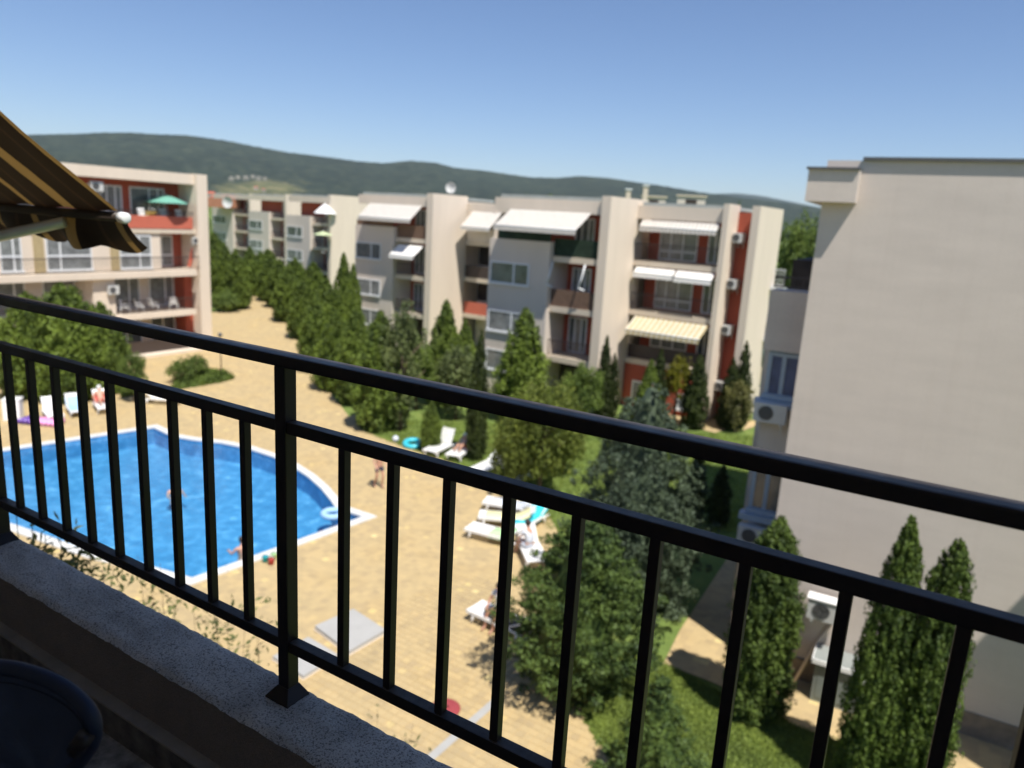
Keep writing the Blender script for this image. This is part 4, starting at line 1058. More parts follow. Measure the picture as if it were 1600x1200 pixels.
T('light', (842, 772), 585, 130, 'light green spreading tree in the middle of the garden', 'light green trees', 'leafy_tree', top_x=838)
T('light', (800, 770), 640, 90, 'smaller light green tree left of the spreading one, behind the loungers', 'light green trees', 'leafy_tree', top_x=790)
T('light', (880, 740), 620, 80, 'light green tree touching the blue spruce', 'light green trees', 'leafy_tree', top_x=885)
T('mid', (905, 680), 560, 70, 'dark round tree below the middle balconies', None, 'leafy_tree', top_x=900)
T('thuja', (812, 655), 478, 84, 'tall cone-shaped thuja in front of the big window block', TG, 'thuja_tree', top_x=820)
T('round', (712, 655), 530, 88, 'round grey-green tree between the fin wall and the window block', None, 'leafy_tree', top_x=712)
T('thuja', (692, 630), 466, 62, 'pointed thuja at the bright fin wall', TG, 'thuja_tree', top_x=697)
T('thuja2', (722, 620), 498, 40, 'thin thuja right behind the pointed one', TG, 'thuja_tree', top_x=726)
T('narrow', (743, 716), 512, 34, 'very dark narrow cypress in the middle of the lawn', 'dark narrow cypresses', 'cypress_tree', top_x=752)
T('thuja2', (672, 704), 624, 32, 'small young thuja on the lawn edge', TG, 'thuja_tree', top_x=674)
T('willow', (625, 672), 474, 84, 'loose pale willow-like tree before the leftmost bay', None, 'willow_tree', top_x=628)
T('thuja', (592, 668), 482, 80, 'thick thuja left of the willow-like tree', TG, 'thuja_tree', top_x=594)
T('thuja2', (556, 630), 478, 60, 'bushy thuja above the paving edge, between the thick thuja and the path', TG, 'thuja_tree', top_x=560)
T('thuja', (523, 608), 486, 62, 'thuja leaning over the sandy paving edge', TG, 'thuja_tree', top_x=520)
T('thuja2', (494, 580), 462, 54, 'thuja at the bend of the sandy paving', TG, 'thuja_tree', top_x=494)
T('thuja', (536, 555), 392, 42, 'tallest thuja, before the end wall of the far block', TG, 'thuja_tree', top_x=528)
T('thuja2', (510, 560), 432, 60, 'broad thuja left of the tallest one', TG, 'thuja_tree', top_x=506)
T('thuja', (476, 528), 436, 52, 'thuja halfway along the path', TG, 'thuja_tree', top_x=478)
T('thuja2', (452, 502), 416, 50, 'thuja where the path narrows', TG, 'thuja_tree', top_x=452)
T('thuja', (551, 540), 410, 32, 'thin thuja hugging the leftmost bay', TG, 'thuja_tree', top_x=551)
T('mid', (584, 600), 500, 70, 'mid green bush behind the thick thuja', None, 'leafy_tree', top_x=580)
T('mid', (650, 640), 520, 70, 'mid green tree below the leftmost bay balconies', None, 'leafy_tree', top_x=652)
for k, (bx, by, ty, w) in enumerate(((392, 458, 384, 34), (408, 462, 392, 36), (424, 470, 398, 38), (438, 480, 404, 40), (420, 455, 388, 44), (462, 474, 402, 44), (490, 490, 408, 46))):
    T(('thuja', 'thuja2')[k % 2], (bx, by), ty, w * 1.15, ('first', 'second', 'third', 'fourth', 'fifth', 'sixth', 'seventh')[k] + ' thuja from the left in the row right of the narrow path', 'thuja row beside the narrow path', 'thuja_tree')
for k, (bx, by, ty, w) in enumerate(((338, 474, 362, 52), (352, 480, 378, 50), (370, 482, 388, 44), (345, 470, 372, 60))):
    T(('thuja2', 'thuja')[k % 2], (bx, by), ty, w, ('leftmost', 'front middle', 'rightmost', 'rear')[k] + ' thuja of the clump between the left block and the path', 'thuja clump left of the path', 'thuja_tree')
T('shrub', (352, 487), 455, 50, 'low green shrub at the foot of the clump by the left block', None, 'bush', 'bush')
T('bushy', (55, 618), 455, 100, 'left part of the big dark evergreen behind the pool loungers', 'big evergreens behind the pool', 'evergreen_tree')
T('bushy', (112, 622), 440, 110, 'middle and tallest of the big evergreens behind the pool loungers', 'big evergreens behind the pool', 'evergreen_tree')
T('bushy', (162, 612), 470, 76, 'right part of the big evergreens behind the pool loungers', 'big evergreens behind the pool', 'evergreen_tree')
T('mid', (210, 628), 542, 42, 'small green bush beside the low terrace wall', None, 'bush', 'bush')
T('shrub', (285, 598), 560, 44, 'grey-green shrub in the flower bed', None, 'bush', 'bush')
T('shrub', (305, 590), 553, 42, 'bright green shrub in the flower bed', None, 'bush', 'bush')
T('olive', (1215, 700), 585, 40, 'bush seen between the last block and the blue-framed bay', None, 'bush', 'bush', D=48)
for k, (px, D, ty, w) in enumerate(((806, 95, 297, 22), (838, 92, 299, 30), (1122, 80, 308, 20))):
    T('mid', (px, 600), ty, w * 2, ('first', 'second', 'third')[k] + ' treetop from the left showing above the roofs', 'treetops above the roofs', D=D, top_x=px)
for k in range(14):
    px = 1170 + k * 9
    pass
# tree belts that close the view between the blocks, one mass each
def belt(name, pts, h, m, seed, w=3.0):
    rg = np.random.default_rng(seed); cent = []
    for a, b_ in zip(pts[:-1], pts[1:]):
        L = hypot(b_[0] - a[0], b_[1] - a[1]); k = int(L * 1.6)
        for i in range(k):
            t = rg.uniform(); hh = h * rg.uniform(.55, 1.0)
            for z in np.arange(.5, hh, 1.2): cent.append((a[0] + (b_[0] - a[0]) * t + rg.normal() * w * .4, a[1] + (b_[1] - a[1]) * t + rg.normal() * w * .4, z))
    cent = np.array(cent); rad = np.full((len(cent), 3), .95) * rg.uniform(.6, 1.3, (len(cent), 1))
    C, Nn, sz = clump_leaves(cent, rad, 14, .22, rg)
    o = link(name, mesh_quads(name, frame_quads(C, Nn, sz, rg, .6), m)); o['kind'] = 'stuff'; return o
p1, p2, p3 = at_d(330, 500, 150), at_d(560, 500, 130), at_d(720, 500, 120)
belt('distant_woodland', [(p1.x - 30, p1.y + 30), (p2.x, p2.y), (p3.x, p3.y)], 9, G_MD, 31)
p1, p2 = at_d(1150, 500, 95), at_d(1420, 500, 80)
belt('woodland_behind_gardens', [(p1.x, p1.y), (p2.x, p2.y)], 11, G_MD, 32)
belt('distant_woodland', [(at_d(700, 400, 260).x, at_d(700, 400, 260).y), (at_d(1300, 400, 260).x, at_d(1300, 400, 260).y)], 11, G_DK, 33, 6)
belt('distant_woodland', [(at_d(250, 400, 300).x, at_d(250, 400, 300).y), (at_d(700, 400, 300).x, at_d(700, 400, 300).y)], 10, G_DK, 34, 6)

# flower bed groundcover by the left block, lawn tufts
def tufts(name, poly, n_, hgt, m, seed, z=-.035):
    rg = np.random.default_rng(seed); xs = [p[0] for p in poly]; ys = [p[1] for p in poly]; C = []
    while len(C) < n_:
        X = rg.uniform(min(xs), max(xs), 4000); Y = rg.uniform(min(ys), max(ys), 4000)
        for x, y in zip(X, Y):
            if inside(x, y, poly): C.append((x, y))
            if len(C) >= n_: break
    C = np.array(C); hh = hgt * rg.uniform(.5, 1.3, n_); t = rg.uniform(0, 2 * pi, n_); w_ = .012 + hgt * .12
    lean = rg.normal(size=(n_, 2)) * hgt * .4
    b0 = np.stack([C[:, 0] - w_ * np.cos(t), C[:, 1] - w_ * np.sin(t), np.full(n_, z)], 1)
    b1 = np.stack([C[:, 0] + w_ * np.cos(t), C[:, 1] + w_ * np.sin(t), np.full(n_, z)], 1)
    t1 = np.stack([C[:, 0] + lean[:, 0] + w_ * .3 * np.cos(t), C[:, 1] + lean[:, 1], z + hh], 1)
    t0 = np.stack([C[:, 0] + lean[:, 0] - w_ * .3 * np.cos(t), C[:, 1] + lean[:, 1], z + hh], 1)
    V = np.stack([b0, b1, t1, t0], 1).reshape(-1, 3)
    o = link(name, mesh_quads(name, V, m)); o['kind'] = 'stuff'; return o
bed = [at(*p) for p in ((262, 612), (345, 598), (366, 592), (352, 583), (325, 580), (290, 592))]
tufts('flower_bed', [(p.x, p.y) for p in bed], 2600, .28, G_MD, 41, -.01)
bed2 = [at(*p) for p in ((190, 622), (235, 612), (228, 600), (190, 606))]
tufts('flower_bed', [(p.x, p.y) for p in bed2], 1200, .3, G_MD, 42, -.01)
lawnp = [at(*p) for p in ((905, 1120), (960, 1205), (1010, 1300), (1560, 1300), (1330, 1160), (1236, 1128), (1212, 1096), (1140, 1085), (1040, 1034), (1000, 990), (930, 1080))]
tufts('lawn_grass', [(p.x, p.y) for p in lawnp], 60000, .05, M['blade'], 43)
lawn2 = [at(*p) for p in ((560, 672), (760, 750), (860, 830), (1000, 830), (1180, 830), (1180, 680), (1000, 670), (760, 660), (600, 655))]
tufts('lawn_grass', [(p.x, p.y) for p in lawn2], 40000, .09, M['blade'], 44)

# sandy apron round the gable building and the side path: sheets with their own thickness
def on_Rxy(s, d): p = on_R(s, d, 0); return (p.x, p.y)
apron = MB(); pts = [on_Rxy(*q) for q in ((-7.15, 12), (-7.1, .4), (-6.98, -1.3), (-5.9, -1.36), (-5.35, -1.42), (-4.5, -1.3), (-4.25, -1.6), (-3.8, -1.9), (-2.5, -1.9), (3.9, -2.2), (3.9, -.04), (-5.2, -.04), (-5.2, 12))]
sheet('path', pts, -.008, M['paver'])
ps = [at(*p) for p in ((545, 650), (560, 668), (590, 664), (628, 655), (600, 640))]
sheet('path', [(p.x, p.y) for p in ps], -.006, M['paver'])
for P_ in (((1083, 668), (1118, 676), (1142, 668), (1110, 652)), ((1030, 660), (1060, 664), (1080, 652), (1040, 645)), ((1160, 672), (1175, 668), (1186, 660), (1170, 655))):
    q = [at(*p) for p in P_]; sheet('path', [(p.x, p.y) for p in q], -.008, M['paver'])

# ------------------------------------------------------------------ grey cabinet and things by the gable
cab = thing('utility_cabinet', 'grey utility cabinet with a white lid between the cypresses at the gable wall', 'cabinet', on_R(-3.62, -.72, 0), rot_of(119))
B(0, 1.0, 0, .62, -.02, 1.0).build('body', mottled('grey_green_sheet_metal', (.20, .23, .22), .5, .08, 3), cab, bevel=.01)
MB().obox((.5, .3, 1.06), (.56, 0, 0), (0, .38, .0), (0, 0, .03)).build('lid', mottled('grey_green_lid', (.26, .28, .27), .6, .08, 3), cab, bevel=.01)
MB().box(-.07, 1.07, -.10, -.075, .99, 1.10).box(-.085, -.062, -.09, .7, .99, 1.10).box(1.062, 1.085, -.09, .7, .99, 1.10).build('lid_rim', M['plastic'], cab)
MB().box(1.004, 1.16, -.02, .5, .05, .85).build('side_cover', M['plastic'], cab, bevel=.01)
B(.86, .98, -.006, -.002, .62, .78).build('warning_sign', M['yellow'], cab)
B(.08, .92, -.012, -.003, .1, .9).build('door', mottled('grey_green_door', (.17, .20, .19), .5, .08, 3), cab)

# concrete hatch slabs, drain strip, red disc on the paving
def quad_slab(px, th, name, label, cat, m, group=None, z0=-.005):
    P = [at(*p) for p in px]; c = sum(P, Vector()) / 4; o = thing(name, label, cat, c, 0, group)
    pl = [(p.x - c.x, p.y - c.y) for p in P]
    A = sum(pl[i][0] * pl[(i + 1) % 4][1] - pl[(i + 1) % 4][0] * pl[i][1] for i in range(4))
    if A < 0: pl = pl[::-1]
    MB().prism([(x * 1.04, y * 1.04) for x, y in pl], z0, .02).build('frame', M['slab'], o)
    MB().prism(pl, .0205, th).build('lid', m, o, bevel=.008)
    return o
quad_slab([(492, 984), (552, 957), (603, 990), (545, 1024)], .12, 'hatch_cover', 'large pale concrete hatch slab on the paving, the upper of two', 'hatch cover', M['concrete'], 'concrete hatch slabs')
quad_slab([(426, 1031), (482, 1000), (528, 1028), (474, 1062)], .10, 'hatch_cover', 'concrete hatch slab half hidden behind the railing post', 'hatch cover', M['concrete'], 'concrete hatch slabs')
a_, b_ = at(778, 1092), at(655, 1200)
dd = (b_ - a_).normalized(); pn = Vector((-dd.y, dd.x, 0)) * .09
o = MB().prism([(a_ + pn).xy, (b_ + pn).xy, (b_ - pn).xy, (a_ - pn).xy][::-1], -.02, .012).build('drain_strip', M['concrete']); o['kind'] = 'structure'
p = at(696, 1108); disc = thing('valve_cover', 'round red cover lying on the paving near the pale strip', 'cover', p)
MB().tube([(0, 0, .0), (0, 0, .035), (0, 0, .05)], [.33, .33, .28], 24).build('lid', plain('red_painted_lid', (.30, .05, .055), .6), disc)
MB().tube([(-.06, 0, .05), (-.05, 0, .085), (.05, 0, .085), (.06, 0, .05)], .012, 6).build('handle', M['rail'], disc)

# ------------------------------------------------------------------ loungers
def make_lounger(loc, rz, label, back=35, towel=None, group='white plastic sun loungers'):
    o = thing('sun_lounger', label, 'sun lounger', loc, rz, group)
    # local: feet at +x, backrest hinge at x=-.25, head towards -x
    for s_ in (-1, 1): MB().obox((.42, s_ * .31, .30), (.66, 0, 0), (0, .035, 0), (0, 0, .045)).tube([(-.26, s_ * .31, .30), (-.9, s_ * .30, .22)], .035, 6).build('side_rail', M['plastic'], o)
    st = MB()
    for k in range(9): x = -.2 + k * .145; st.box(x, x + .115, -.275, .275, .31, .335)
    st.build('seat', M['plastic'], o)
    bk = MB(); a = radians(back)
    for k in range(6):
        c = .07 + k * .125; st_c = Vector((-.26 - c * cos(a), 0, .33 + c * sin(a)))
        bk.obox(st_c, (.05 * cos(a), 0, -.05 * sin(a)), (0, .275 - .02 * (k > 4), 0), (.012 * sin(a), 0, .012 * cos(a)))
    for s_ in (-1, 1): bk.obox(Vector((-.26 - .38 * cos(a), s_ * .29, .33 + .38 * sin(a))), (.39 * cos(a), 0, -.39 * sin(a)), (0, .018, 0), (.02 * sin(a), 0, .02 * cos(a)))
    bk.build('backrest', M['plastic'], o)
    for x in (.85, -.55):
        for s_ in (-1, 1): MB().tube([(x, s_ * .3, .27), (x * 1.06, s_ * .33, 0)], [.04, .028], 6).build('leg', M['plastic'], o)
    return o
def towel(loc, rz, m, label, back=35, length=1.1, x0=-.2):
    t = thing('towel', label, 'towel', loc, rz)
    vs = []; fs = []; a = radians(back); prof = []
    for k in range(13):
        u = -.55 + (length + .55) * k / 12
        prof.append((-.26 + u * cos(a), .352 - u * sin(a)) if u < 0 else (-.26 + u, .35 + .005 * sin(k * 2)))
    for (x, z) in prof:
        for y, dz in ((-.33, -.16), (-.30, 0), (0, .006), (.30, 0), (.33, -.13)): vs.append((x, y, z + dz))
    for i in range(12):
        for j in range(4): fs.append((i * 5 + j, (i + 1) * 5 + j, (i + 1) * 5 + j + 1, i * 5 + j + 1))
    b1_ = MB(); b1_.add(vs, fs, True); me_o = b1_.build('cloth', M[m], t)
    return t
def toward(p, px, py): q = at(px, py); return atan2(q.y - p.y, q.x - p.x)
L1 = at(690, 706); make_lounger(L1, toward(L1, 640, 730), 'white lounger with its back raised high beside the lawn edge', 62)
L2 = at(722, 712); make_lounger(L2, toward(L2, 680, 740), 'white lounger under the reclining bather at the lawn edge', 40)
L3 = at(764, 736); make_lounger(L3, toward(L3, 715, 760), 'white lounger just above the middle rail, empty', 25)
L4 = at(812, 752); make_lounger(L4, toward(L4, 760, 790), 'white lounger under the bathers beneath the light green tree', 35)
L5 = at(800, 800); make_lounger(L5, toward(L5, 740, 790), 'white lounger with a grey towel, rearmost of the group of three', 30)
L6 = at(795, 820); make_lounger(L6, toward(L6, 735, 815), 'white lounger with a pale yellow towel, middle of the group of three', 30)
L7 = at(776, 846); make_lounger(L7, toward(L7, 700, 826), 'white lounger with a pale green towel, nearest of the group of three', 28)
L8 = at(828, 868); make_lounger(L8, toward(L8, 880, 980), 'white lounger under the person in the striped shirt', 30)
L9 = at(790, 985); make_lounger(L9, toward(L9, 735, 960), 'white lounger with a black towel left of the green fir', 30)
towel(L5, toward(L5, 740, 790), 'shirt', 'grey towel on the rearmost lounger of the group of three', 30)
towel(L6, toward(L6, 735, 815), 'lemon', 'pale yellow towel on the middle lounger of the group of three', 30)
towel(L7, toward(L7, 700, 826), 'lime', 'pale green towel on the nearest lounger of the group of three', 28, .45)
towel(L9, toward(L9, 735, 960), 'black', 'black towel on the lounger left of the green fir', 30, .8)
LT = at(826, 822); make_lounger(LT, toward(LT, 780, 850), 'white lounger with a turquoise towel beside the fir', 30); towel(LT, toward(LT, 780, 850), 'teal', 'turquoise towel on the lounger beside the fir', 30)
K = 'white plastic loungers behind the pool'
LA = at(82, 652); make_lounger(LA, toward(LA, 120, 700), 'white lounger behind the pink and purple air bed', 45, group=K)
LB = at(118, 645); make_lounger(LB, toward(LB, 150, 690), 'white lounger with a pale blue towel behind the pool', 40, group=K)
LC = at(160, 640); make_lounger(LC, toward(LC, 190, 680), 'white lounger with a red towel over its raised back', 50, group=K)
LD = at(251, 630); make_lounger(LD, toward(LD, 285, 632), 'white lounger standing alone beside the flower bed', 40, group=K)
towel(LB, toward(LB, 150, 690), 'skyt', 'pale blue towel on a lounger behind the pool', 40)
towel(LC, toward(LC, 190, 680), 'redt', 'red towel over the raised back of a lounger', 50, .1)
# locker / box, air bed, floats, toys
p = at(22, 655); o = thing('plastic_box', 'tall white plastic box at the far left behind the pool', 'box', p, .3); B(-.35, .35, -.3, .3, 0, .95).build('body', M['plastic'], o, bevel=.02); B(-.37, .37, -.32, .32, .952, 1.02).build('lid', M['plastic'], o, bevel=.01)
p = at(68, 662); ab = thing('air_bed', 'pink and purple inflatable air bed lying behind the pool', 'air bed', p, radians(-6))
for k in range(8):
    MB().tube([(-.95 + k * .24, -.36, .13), (-.95 + k * .24, -.38, .13), (-.95 + k * .24, .36, .13)], [.09, .115, .115], 8).build('air_chamber', M['purple'] if k < 3 else M['pink'], ab)
p = at(645, 697); o = thing('pool_float', 'turquoise ring float lying at the lawn edge', 'float', p)
MB().tube([(.36 * cos(t), .36 * sin(t), .13 + .05 * sin(t)) for t in np.linspace(0, 2 * pi, 25)], .12, 10).build('ring', plain('turquoise_vinyl', (.05, .50, .62), .35), o)
MB().tube([(.36, 0, .2), (.36, 0, .3)], .02, 5).build('valve', M['plastic'], o)
p = at(520, 806, -.1); o = thing('pool_float', 'pale ring float on the water at the curved end of the pool', 'float', (p.x, p.y, -.06))
MB().tube([(.33 * cos(t), .33 * sin(t), .04) for t in np.linspace(0, 2 * pi, 25)], .11, 10).build('ring', M['skyt'], o); MB().tube([(.33, 0, .1), (.33, 0, .2)], .02, 5).build('valve', M['plastic'], o)
for px, py, m, nm, lab in ((415, 878, 'teal', 'toy_bucket', 'small turquoise toy bucket on the pool edge'), (424, 882, 'redt', 'toy_bucket', 'small red toy bucket on the pool edge'), (428, 874, 'lime', 'toy_bucket', 'small green toy bucket on the pool edge')):
    p = at(px, py); o = thing(nm, lab, 'toy', (p.x, p.y, .03), 0, 'toy buckets at the pool edge'); MB().tube([(0, 0, 0), (0, 0, .16), (0, 0, .165)], [.07, .1, .105], 10).build('bucket', M[m], o); MB().tube([(-.1, 0, .15), (-.06, 0, .24), (.06, 0, .24), (.1, 0, .15)], .008, 4).build('handle', M['plastic'], o)
p = at(618, 690); o = thing('ball', 'white ball lying on the grass near the lawn edge', 'ball', (p.x, p.y, .0)); MB().ball((0, 0, .14), .15, 14, 10).build('ball_skin', M['shirt'], o)
p = at(346, 591); o = thing('lamp_post', 'thin dark garden lamp post at the flower bed', 'lamp post', p); MB().tube([(0, 0, -.02), (0, 0, 2.6)], [.04, .03], 8).build('pole', M['railm'], o); MB().ball((0, 0, 2.7), .14, 10, 7).build('lamp_globe', M['acd'], o)

# ------------------------------------------------------------------ people
def skin_mesh(verts, edges, radii, m, name, par):
    me = bpy.data.meshes.new('t'); me.from_pydata(verts, edges, []); ob_ = bpy.data.objects.new('t', me); COL.objects.link(ob_)
    md = ob_.modifiers.new('s', 'SKIN'); md.use_smooth_shade = True
    for i, r in enumerate(radii): ob_.data.skin_vertices[0].data[i].radius = r
    ob_.data.skin_vertices[0].data[0].use_root = True
    sb = ob_.modifiers.new('b', 'SUBSURF'); sb.levels = 1; sb.render_levels = 1
    dg = bpy.context.evaluated_depsgraph_get(); me2 = bpy.data.meshes.new_from_object(ob_.evaluated_get(dg)); me2.name = name
    bpy.data.objects.remove(ob_); bpy.data.meshes.remove(me)
    me2.materials.clear(); me2.materials.append(m)
    return link(name, me2, par)
def person(loc, rz, label, J, m='skin', scale=1.0, shirt=None, shorts='navy', hat=None, group=None):
    """J: joints of the pose, local +y is the way the person faces"""
    o = thing('person', label, 'person', loc, rz, group, (scale,) * 3)
    V = []; E_ = []; R = []
    def v(p, r): V.append(tuple(p)); R.append((r, r) if not isinstance(r, tuple) else r); return len(V) - 1
    g = lambda k: Vector(J[k])
    pel = v(g('pelvis'), (.15, .11)); ch_ = v(g('chest'), (.17, .12)); nk = v(g('neck'), .055)
    hd = g('head'); hb = v(hd - (hd - g('neck')).normalized() * .07, .062); hm = v(hd, .092); ht = v(hd + (hd - g('neck')).normalized() * .07, .07)
    face = Vector(J.get('face', (0, 1, 0))); ns = v(hd + face * .10 - Vector((0, 0, .01)), .014)
    E_ += [(pel, ch_), (ch_, nk), (nk, hb), (hb, hm), (hm, ht), (hm, ns)]
    for s_ in ('l', 'r'):
        sh = v(g(s_ + 'sho'), .055); el = v(g(s_ + 'elb'), .042); wr = v(g(s_ + 'wri'), .028)
        E_ += [(ch_, sh), (sh, el), (el, wr)]
        d = (g(s_ + 'wri') - g(s_ + 'elb')).normalized(); pm_ = v(g(s_ + 'wri') + d * .07, (.036, .018)); E_.append((wr, pm_))
        sd_ = d.cross(Vector((0, 1, .3))).normalized()
        for q in range(4):
            k = (q - 1.5) * .02; Lf = (.065, .08, .075, .055)[q]
            f1 = v(g(s_ + 'wri') + d * (.07 + Lf * .6) + sd_ * k, .009); f2 = v(g(s_ + 'wri') + d * (.07 + Lf) + sd_ * k - Vector((0, 0, .01)), .008); E_ += [(pm_, f1), (f1, f2)]
        th_ = v(g(s_ + 'wri') + d * .05 + sd_ * .05, .010); E_.append((wr, th_))
        hp = v(g(s_ + 'hip'), .088); kn = v(g(s_ + 'kne'), .060); an = v(g(s_ + 'ank'), .038)
        ft = v(g(s_ + 'toe'), (.04, .022)); E_ += [(pel, hp), (hp, kn), (kn, an), (an, ft)]
    skin_mesh(V, E_, R, M[m], 'body', o)
    if shorts:
        vs = [g('pelvis') + (g('chest') - g('pelvis')) * .12, g('pelvis'), g('lhip'), g('lhip').lerp(g('lkne'), .55), g('rhip'), g('rhip').lerp(g('rkne'), .55)]
        skin_mesh([tuple(x) for x in vs], [(0, 1), (1, 2), (2, 3), (1, 4), (4, 5)], [(.165, .125), (.165, .125), (.102, .102), (.085, .085), (.102, .102), (.085, .085)], M[shorts], 'swim_shorts', o)
    if shirt:
        vs = [g('pelvis') + (g('chest') - g('pelvis')) * .1, g('chest'), g('neck').lerp(g('chest'), .35), g('lsho'), g('lsho').lerp(g('lelb'), .6), g('rsho'), g('rsho').lerp(g('relb'), .6)]
        skin_mesh([tuple(x) for x in vs], [(0, 1), (1, 2), (1, 3), (3, 4), (1, 5), (5, 6)], [(.17, .13), (.185, .135), (.08, .08), (.07, .07), (.058, .058), (.07, .07), (.058, .058)], M[shirt], 'shirt', o)
    hr = MB().ball(tuple(hd - face * .02 + Vector((0, 0, .03))), .105, 12, 8, (1, 1.02, 1.02)); hr.build('hair', M[hat or 'hair'], o)
    return o
STAND = dict(pelvis=(0, 0, .93), chest=(0, .02, 1.26), neck=(0, .02, 1.46), head=(0, .04, 1.61), lsho=(-.19, 0, 1.40), lelb=(-.27, -.05, 1.12), lwri=(-.27, .12, .92), rsho=(.19, 0, 1.40), relb=(.26, .02, 1.12), rwri=(.25, .18, .97),
             lhip=(-.1, 0, .88), lkne=(-.11, .14, .50), lank=(-.11, .04, .10), ltoe=(-.11, .2, .03), rhip=(.1, 0, .88), rkne=(.11, .02, .48), rank=(.11, -.2, .12), rtoe=(.11, -.06, .03))
SIT = dict(pelvis=(0, 0, .46), chest=(0, .06, .80), neck=(0, .10, 1.0), head=(0, .16, 1.14), lsho=(-.19, .07, .94), lelb=(-.25, .2, .70), lwri=(-.16, .40, .60), rsho=(.19, .07, .94), relb=(.25, .2, .70), rwri=(.16, .40, .60),
           lhip=(-.1, .03, .44), lkne=(-.13, .45, .48), lank=(-.13, .48, .10), ltoe=(-.13, .64, .03), rhip=(.1, .03, .44), rkne=(.13, .45, .48), rank=(.13, .48, .10), rtoe=(.13, .64, .03))
def recline(back):
    a = radians(back); u = Vector((0, -cos(a), sin(a))); p0 = Vector((0, .26 - .5 + .0, .44))
    P = {'pelvis': p0, 'chest': p0 + u * .34, 'neck': p0 + u * .54, 'head': p0 + u * .69 + Vector((0, 0, .03)), 'face': tuple(Vector((0, sin(a), cos(a))).normalized())}
    for s_, k in (('l', -1), ('r', 1)):
        P[s_ + 'sho'] = p0 + u * .48 + Vector((k * .19, 0, 0)); P[s_ + 'elb'] = p0 + u * .22 + Vector((k * .31, 0, .02)); P[s_ + 'wri'] = p0 + Vector((k * .27, .16, .03))
        P[s_ + 'hip'] = p0 + Vector((k * .1, .05, .0)); P[s_ + 'kne'] = p0 + Vector((k * .12, .48, .10 if k > 0 else .20)); P[s_ + 'ank'] = p0 + Vector((k * .12, .90, -.02)); P[s_ + 'toe'] = p0 + Vector((k * .13, .98, .12))
    return {k: tuple(v_) for k, v_ in P.items()}
def face_to(p, px, py): return toward(p, px, py) - pi / 2
p = at(592, 762); person(p, face_to(p, 640, 790), 'bare-chested person in dark shorts walking across the sandy paving', STAND, 'skin', .98)
person(L2, toward(L2, 680, 740) - pi / 2, 'person reclining on the lounger beside the raised white back', recline(40), 'skin', shorts='redt', hat='whitec')
person(L4, toward(L4, 760, 790) - pi / 2, 'reclining person beneath the light green tree behind the middle rail', recline(35), 'tan', shorts='redt')
p = at(826, 872); person(p, face_to(p, 790, 850), 'seated person in a pale striped shirt beside the fir', SIT, 'skin', shirt='shirt', shorts='shirt')
p = at(782, 975); person(p, face_to(p, 740, 1000), 'dark-haired person in a white shirt sitting on the lounger left of the fir', SIT, 'tan', shirt='whitec', shorts='black')
person(LC, toward(LC, 190, 680) - pi / 2, 'person lying on the lounger with the red towel behind the pool', recline(50), 'skin', shorts='redt', hat='whitec')
SW = dict(STAND); SW.update(lelb=(-.30, .12, 1.2), lwri=(-.25, .36, 1.2), relb=(.30, .12, 1.2), rwri=(.25, .36, 1.2))
for px, py, dz, fx, lab, mm in ((272, 768, 1.32, (330, 800), 'swimmer with head and shoulders above the water in mid pool', 'skin'), (379, 862, 1.22, (330, 830), 'swimmer with dark hair near the near pool edge', 'skin')):
    p = at(px, py, -.1); person((p.x, p.y, -.1 - dz), face_to(p, *fx), lab, SW, mm, group='swimmers in the pool')

# ------------------------------------------------------------------ leafy stems rising from below the ledge
def twigs(base, targets, label, m, seed, dens, leaf, rr0=.012):
    rg = np.random.default_rng(seed); b0 = Vector(base)
    o = thing('tall_shrub', label, 'shrub', b0)
    st = MB(); C = []
    for tg in targets:
        t_ = Vector(tg) - b0; mid = t_ * .5 + Vector((rg.normal() * .15, rg.normal() * .15, .25))
        P = smooth_path([Vector((rg.normal() * .08, rg.normal() * .08, 0)), mid, t_], 8)
        st.tube(P, [rr0 * (1 - .8 * i / (len(P) - 1)) for i in range(len(P))], 5)
        for q in range(dens):
            u = .45 + .55 * rg.uniform() ** .8; pp_ = P[min(len(P) - 1, int(u * (len(P) - 1)))]
            dv = Vector(rg.normal(size=3)); dv.normalize(); e = pp_ + dv * rg.uniform(.05, .28)
            if rg.uniform() < .25: st.tube([pp_, e], [.003, .0015], 4)
            for k in range(6): C.append(tuple(e + Vector(rg.normal(size=3)) * .05))
    st.build('stem', M['bark'], o)
    C = np.array(C); Nn = rg.normal(size=C.shape); Nn[:, 2] += .8
    V = frame_quads(C, Nn, leaf * rg.uniform(.6, 1.4, len(C)), rg, .35)
    link('foliage', mesh_quads('foliage', V, m), o)
    return o
tg = [at_d(x, y, 5.2) for x, y in ((25, 800), (50, 812), (70, 835), (95, 838), (115, 862), (140, 868), (160, 890), (60, 860), (100, 890), (130, 905), (30, 850), (85, 870))]
twigs((tg[0].x + .1, tg[0].y + .3, 0), tg, 'leafy grey-green shrub tips rising just beyond the ledge at the left', G_TW, 51, 120, .034)
tg = [at_d(x, y, 6.4) for x, y in ((215, 868), (235, 905), (262, 930), (300, 925), (330, 925), (355, 950), (385, 935), (395, 905), (250, 880), (405, 985))]
twigs((tg[3].x, tg[3].y + .4, 0), tg, 'thin twiggy shrub with sparse leaves in front of the near pool corner', G_TW, 52, 34, .036, .007)
tg = [at_d(x, y, 6.6) for x, y in ((560, 1128), (590, 1108), (628, 1150), (645, 1130))]
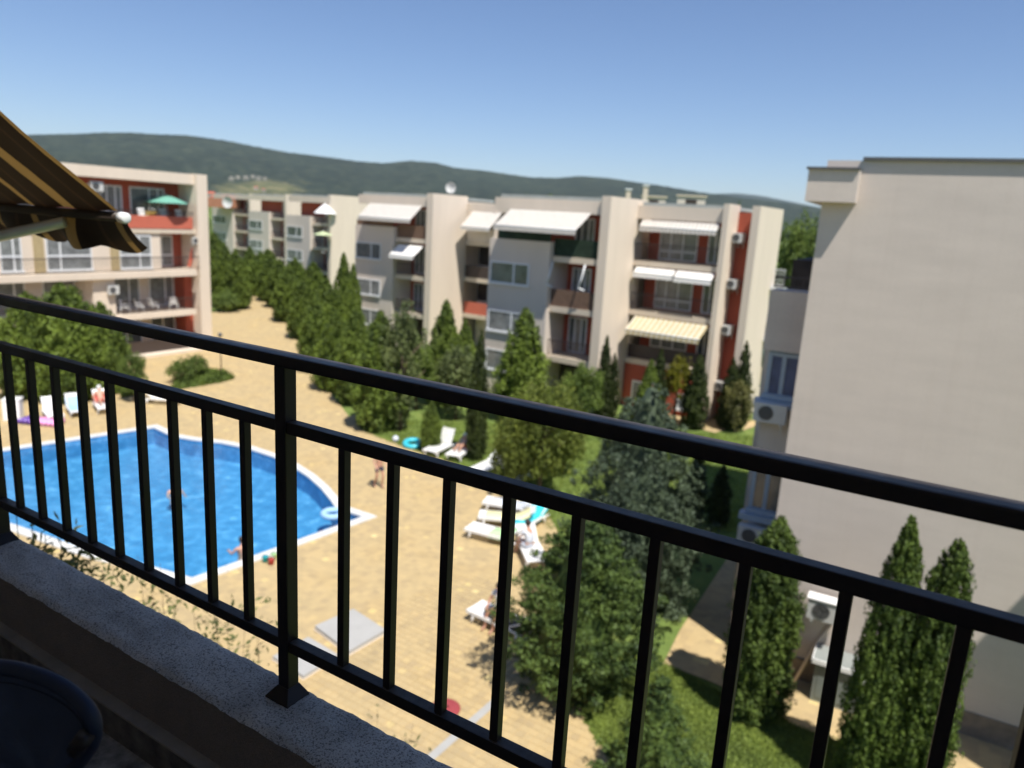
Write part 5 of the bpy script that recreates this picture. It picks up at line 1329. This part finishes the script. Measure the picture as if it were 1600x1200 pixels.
twigs((tg[1].x, tg[1].y + .3, 0), tg, 'few sparse shrub tips below the bottom rail left of the red cover', G_TW, 53, 14, .034, .006)

# village houses on the far slope
vr = random.Random(8)
for k, (px, py, D, w) in enumerate(((362, 278, 2560, 15), (372, 276, 2570, 12), (384, 277, 2575, 16), (395, 275, 2580, 12), (404, 278, 2560, 15), (414, 278, 2560, 11), (400, 293, 2400, 12), (412, 296, 2400, 10), (330, 303, 900, 9), (340, 306, 880, 8), (336, 309, 800, 8))):
    p = at_d(px, py, D); o = thing('village_house', ('leftmost pale house of the row on the hillside clearing', 'second pale house from the left on the hillside clearing', 'third pale house from the left on the hillside clearing', 'third pale house from the right on the hillside clearing', 'second pale house from the right in the hillside row', 'rightmost pale house of the row on the hillside clearing', 'left of two houses below the hillside row', 'right of two houses below the hillside row', 'leftmost small house beside the left block roof', 'rightmost small house beside the left block roof', 'lowest small house beside the left block roof')[k], 'house', (p.x, p.y, p.z - w * .15 - 4), vr.uniform(-.3, .3), 'houses on the far slope')
    B(-w / 2, w / 2, -w * .3, w * .3, -2, w * .22 + 4).build('wall', M['village'], o)
    h_ = w * .22 + 4
    MB().add([(-w * .55, -w * .35, h_), (w * .55, -w * .35, h_), (w * .55, w * .35, h_), (-w * .55, w * .35, h_), (-w * .3, 0, h_ + w * .2), (w * .3, 0, h_ + w * .2)], [(0, 1, 5, 4), (1, 2, 5), (2, 3, 4, 5), (3, 0, 4), (0, 3, 2, 1)]).build('roof', M['redlit'] if k > 5 else M['village'], o)

# ------------------------------------------------------------------ air
hz = MB().box(-9500, 9500, -600, 12500, -2.6, 430).build('haze', None)
m, nt, b = _mat('thin_haze'); nt.nodes.remove(b)
vol = nt.nodes.new('ShaderNodeVolumePrincipled'); vol.inputs['Density'].default_value = 5.2e-5; vol.inputs['Color'].default_value = (.72, .86, .96, 1); vol.inputs['Anisotropy'].default_value = .1
nt.links.new(vol.outputs[0], nt.nodes['Material Output'].inputs['Volume'])
hz.data.materials.append(m); hz['kind'] = 'stuff'
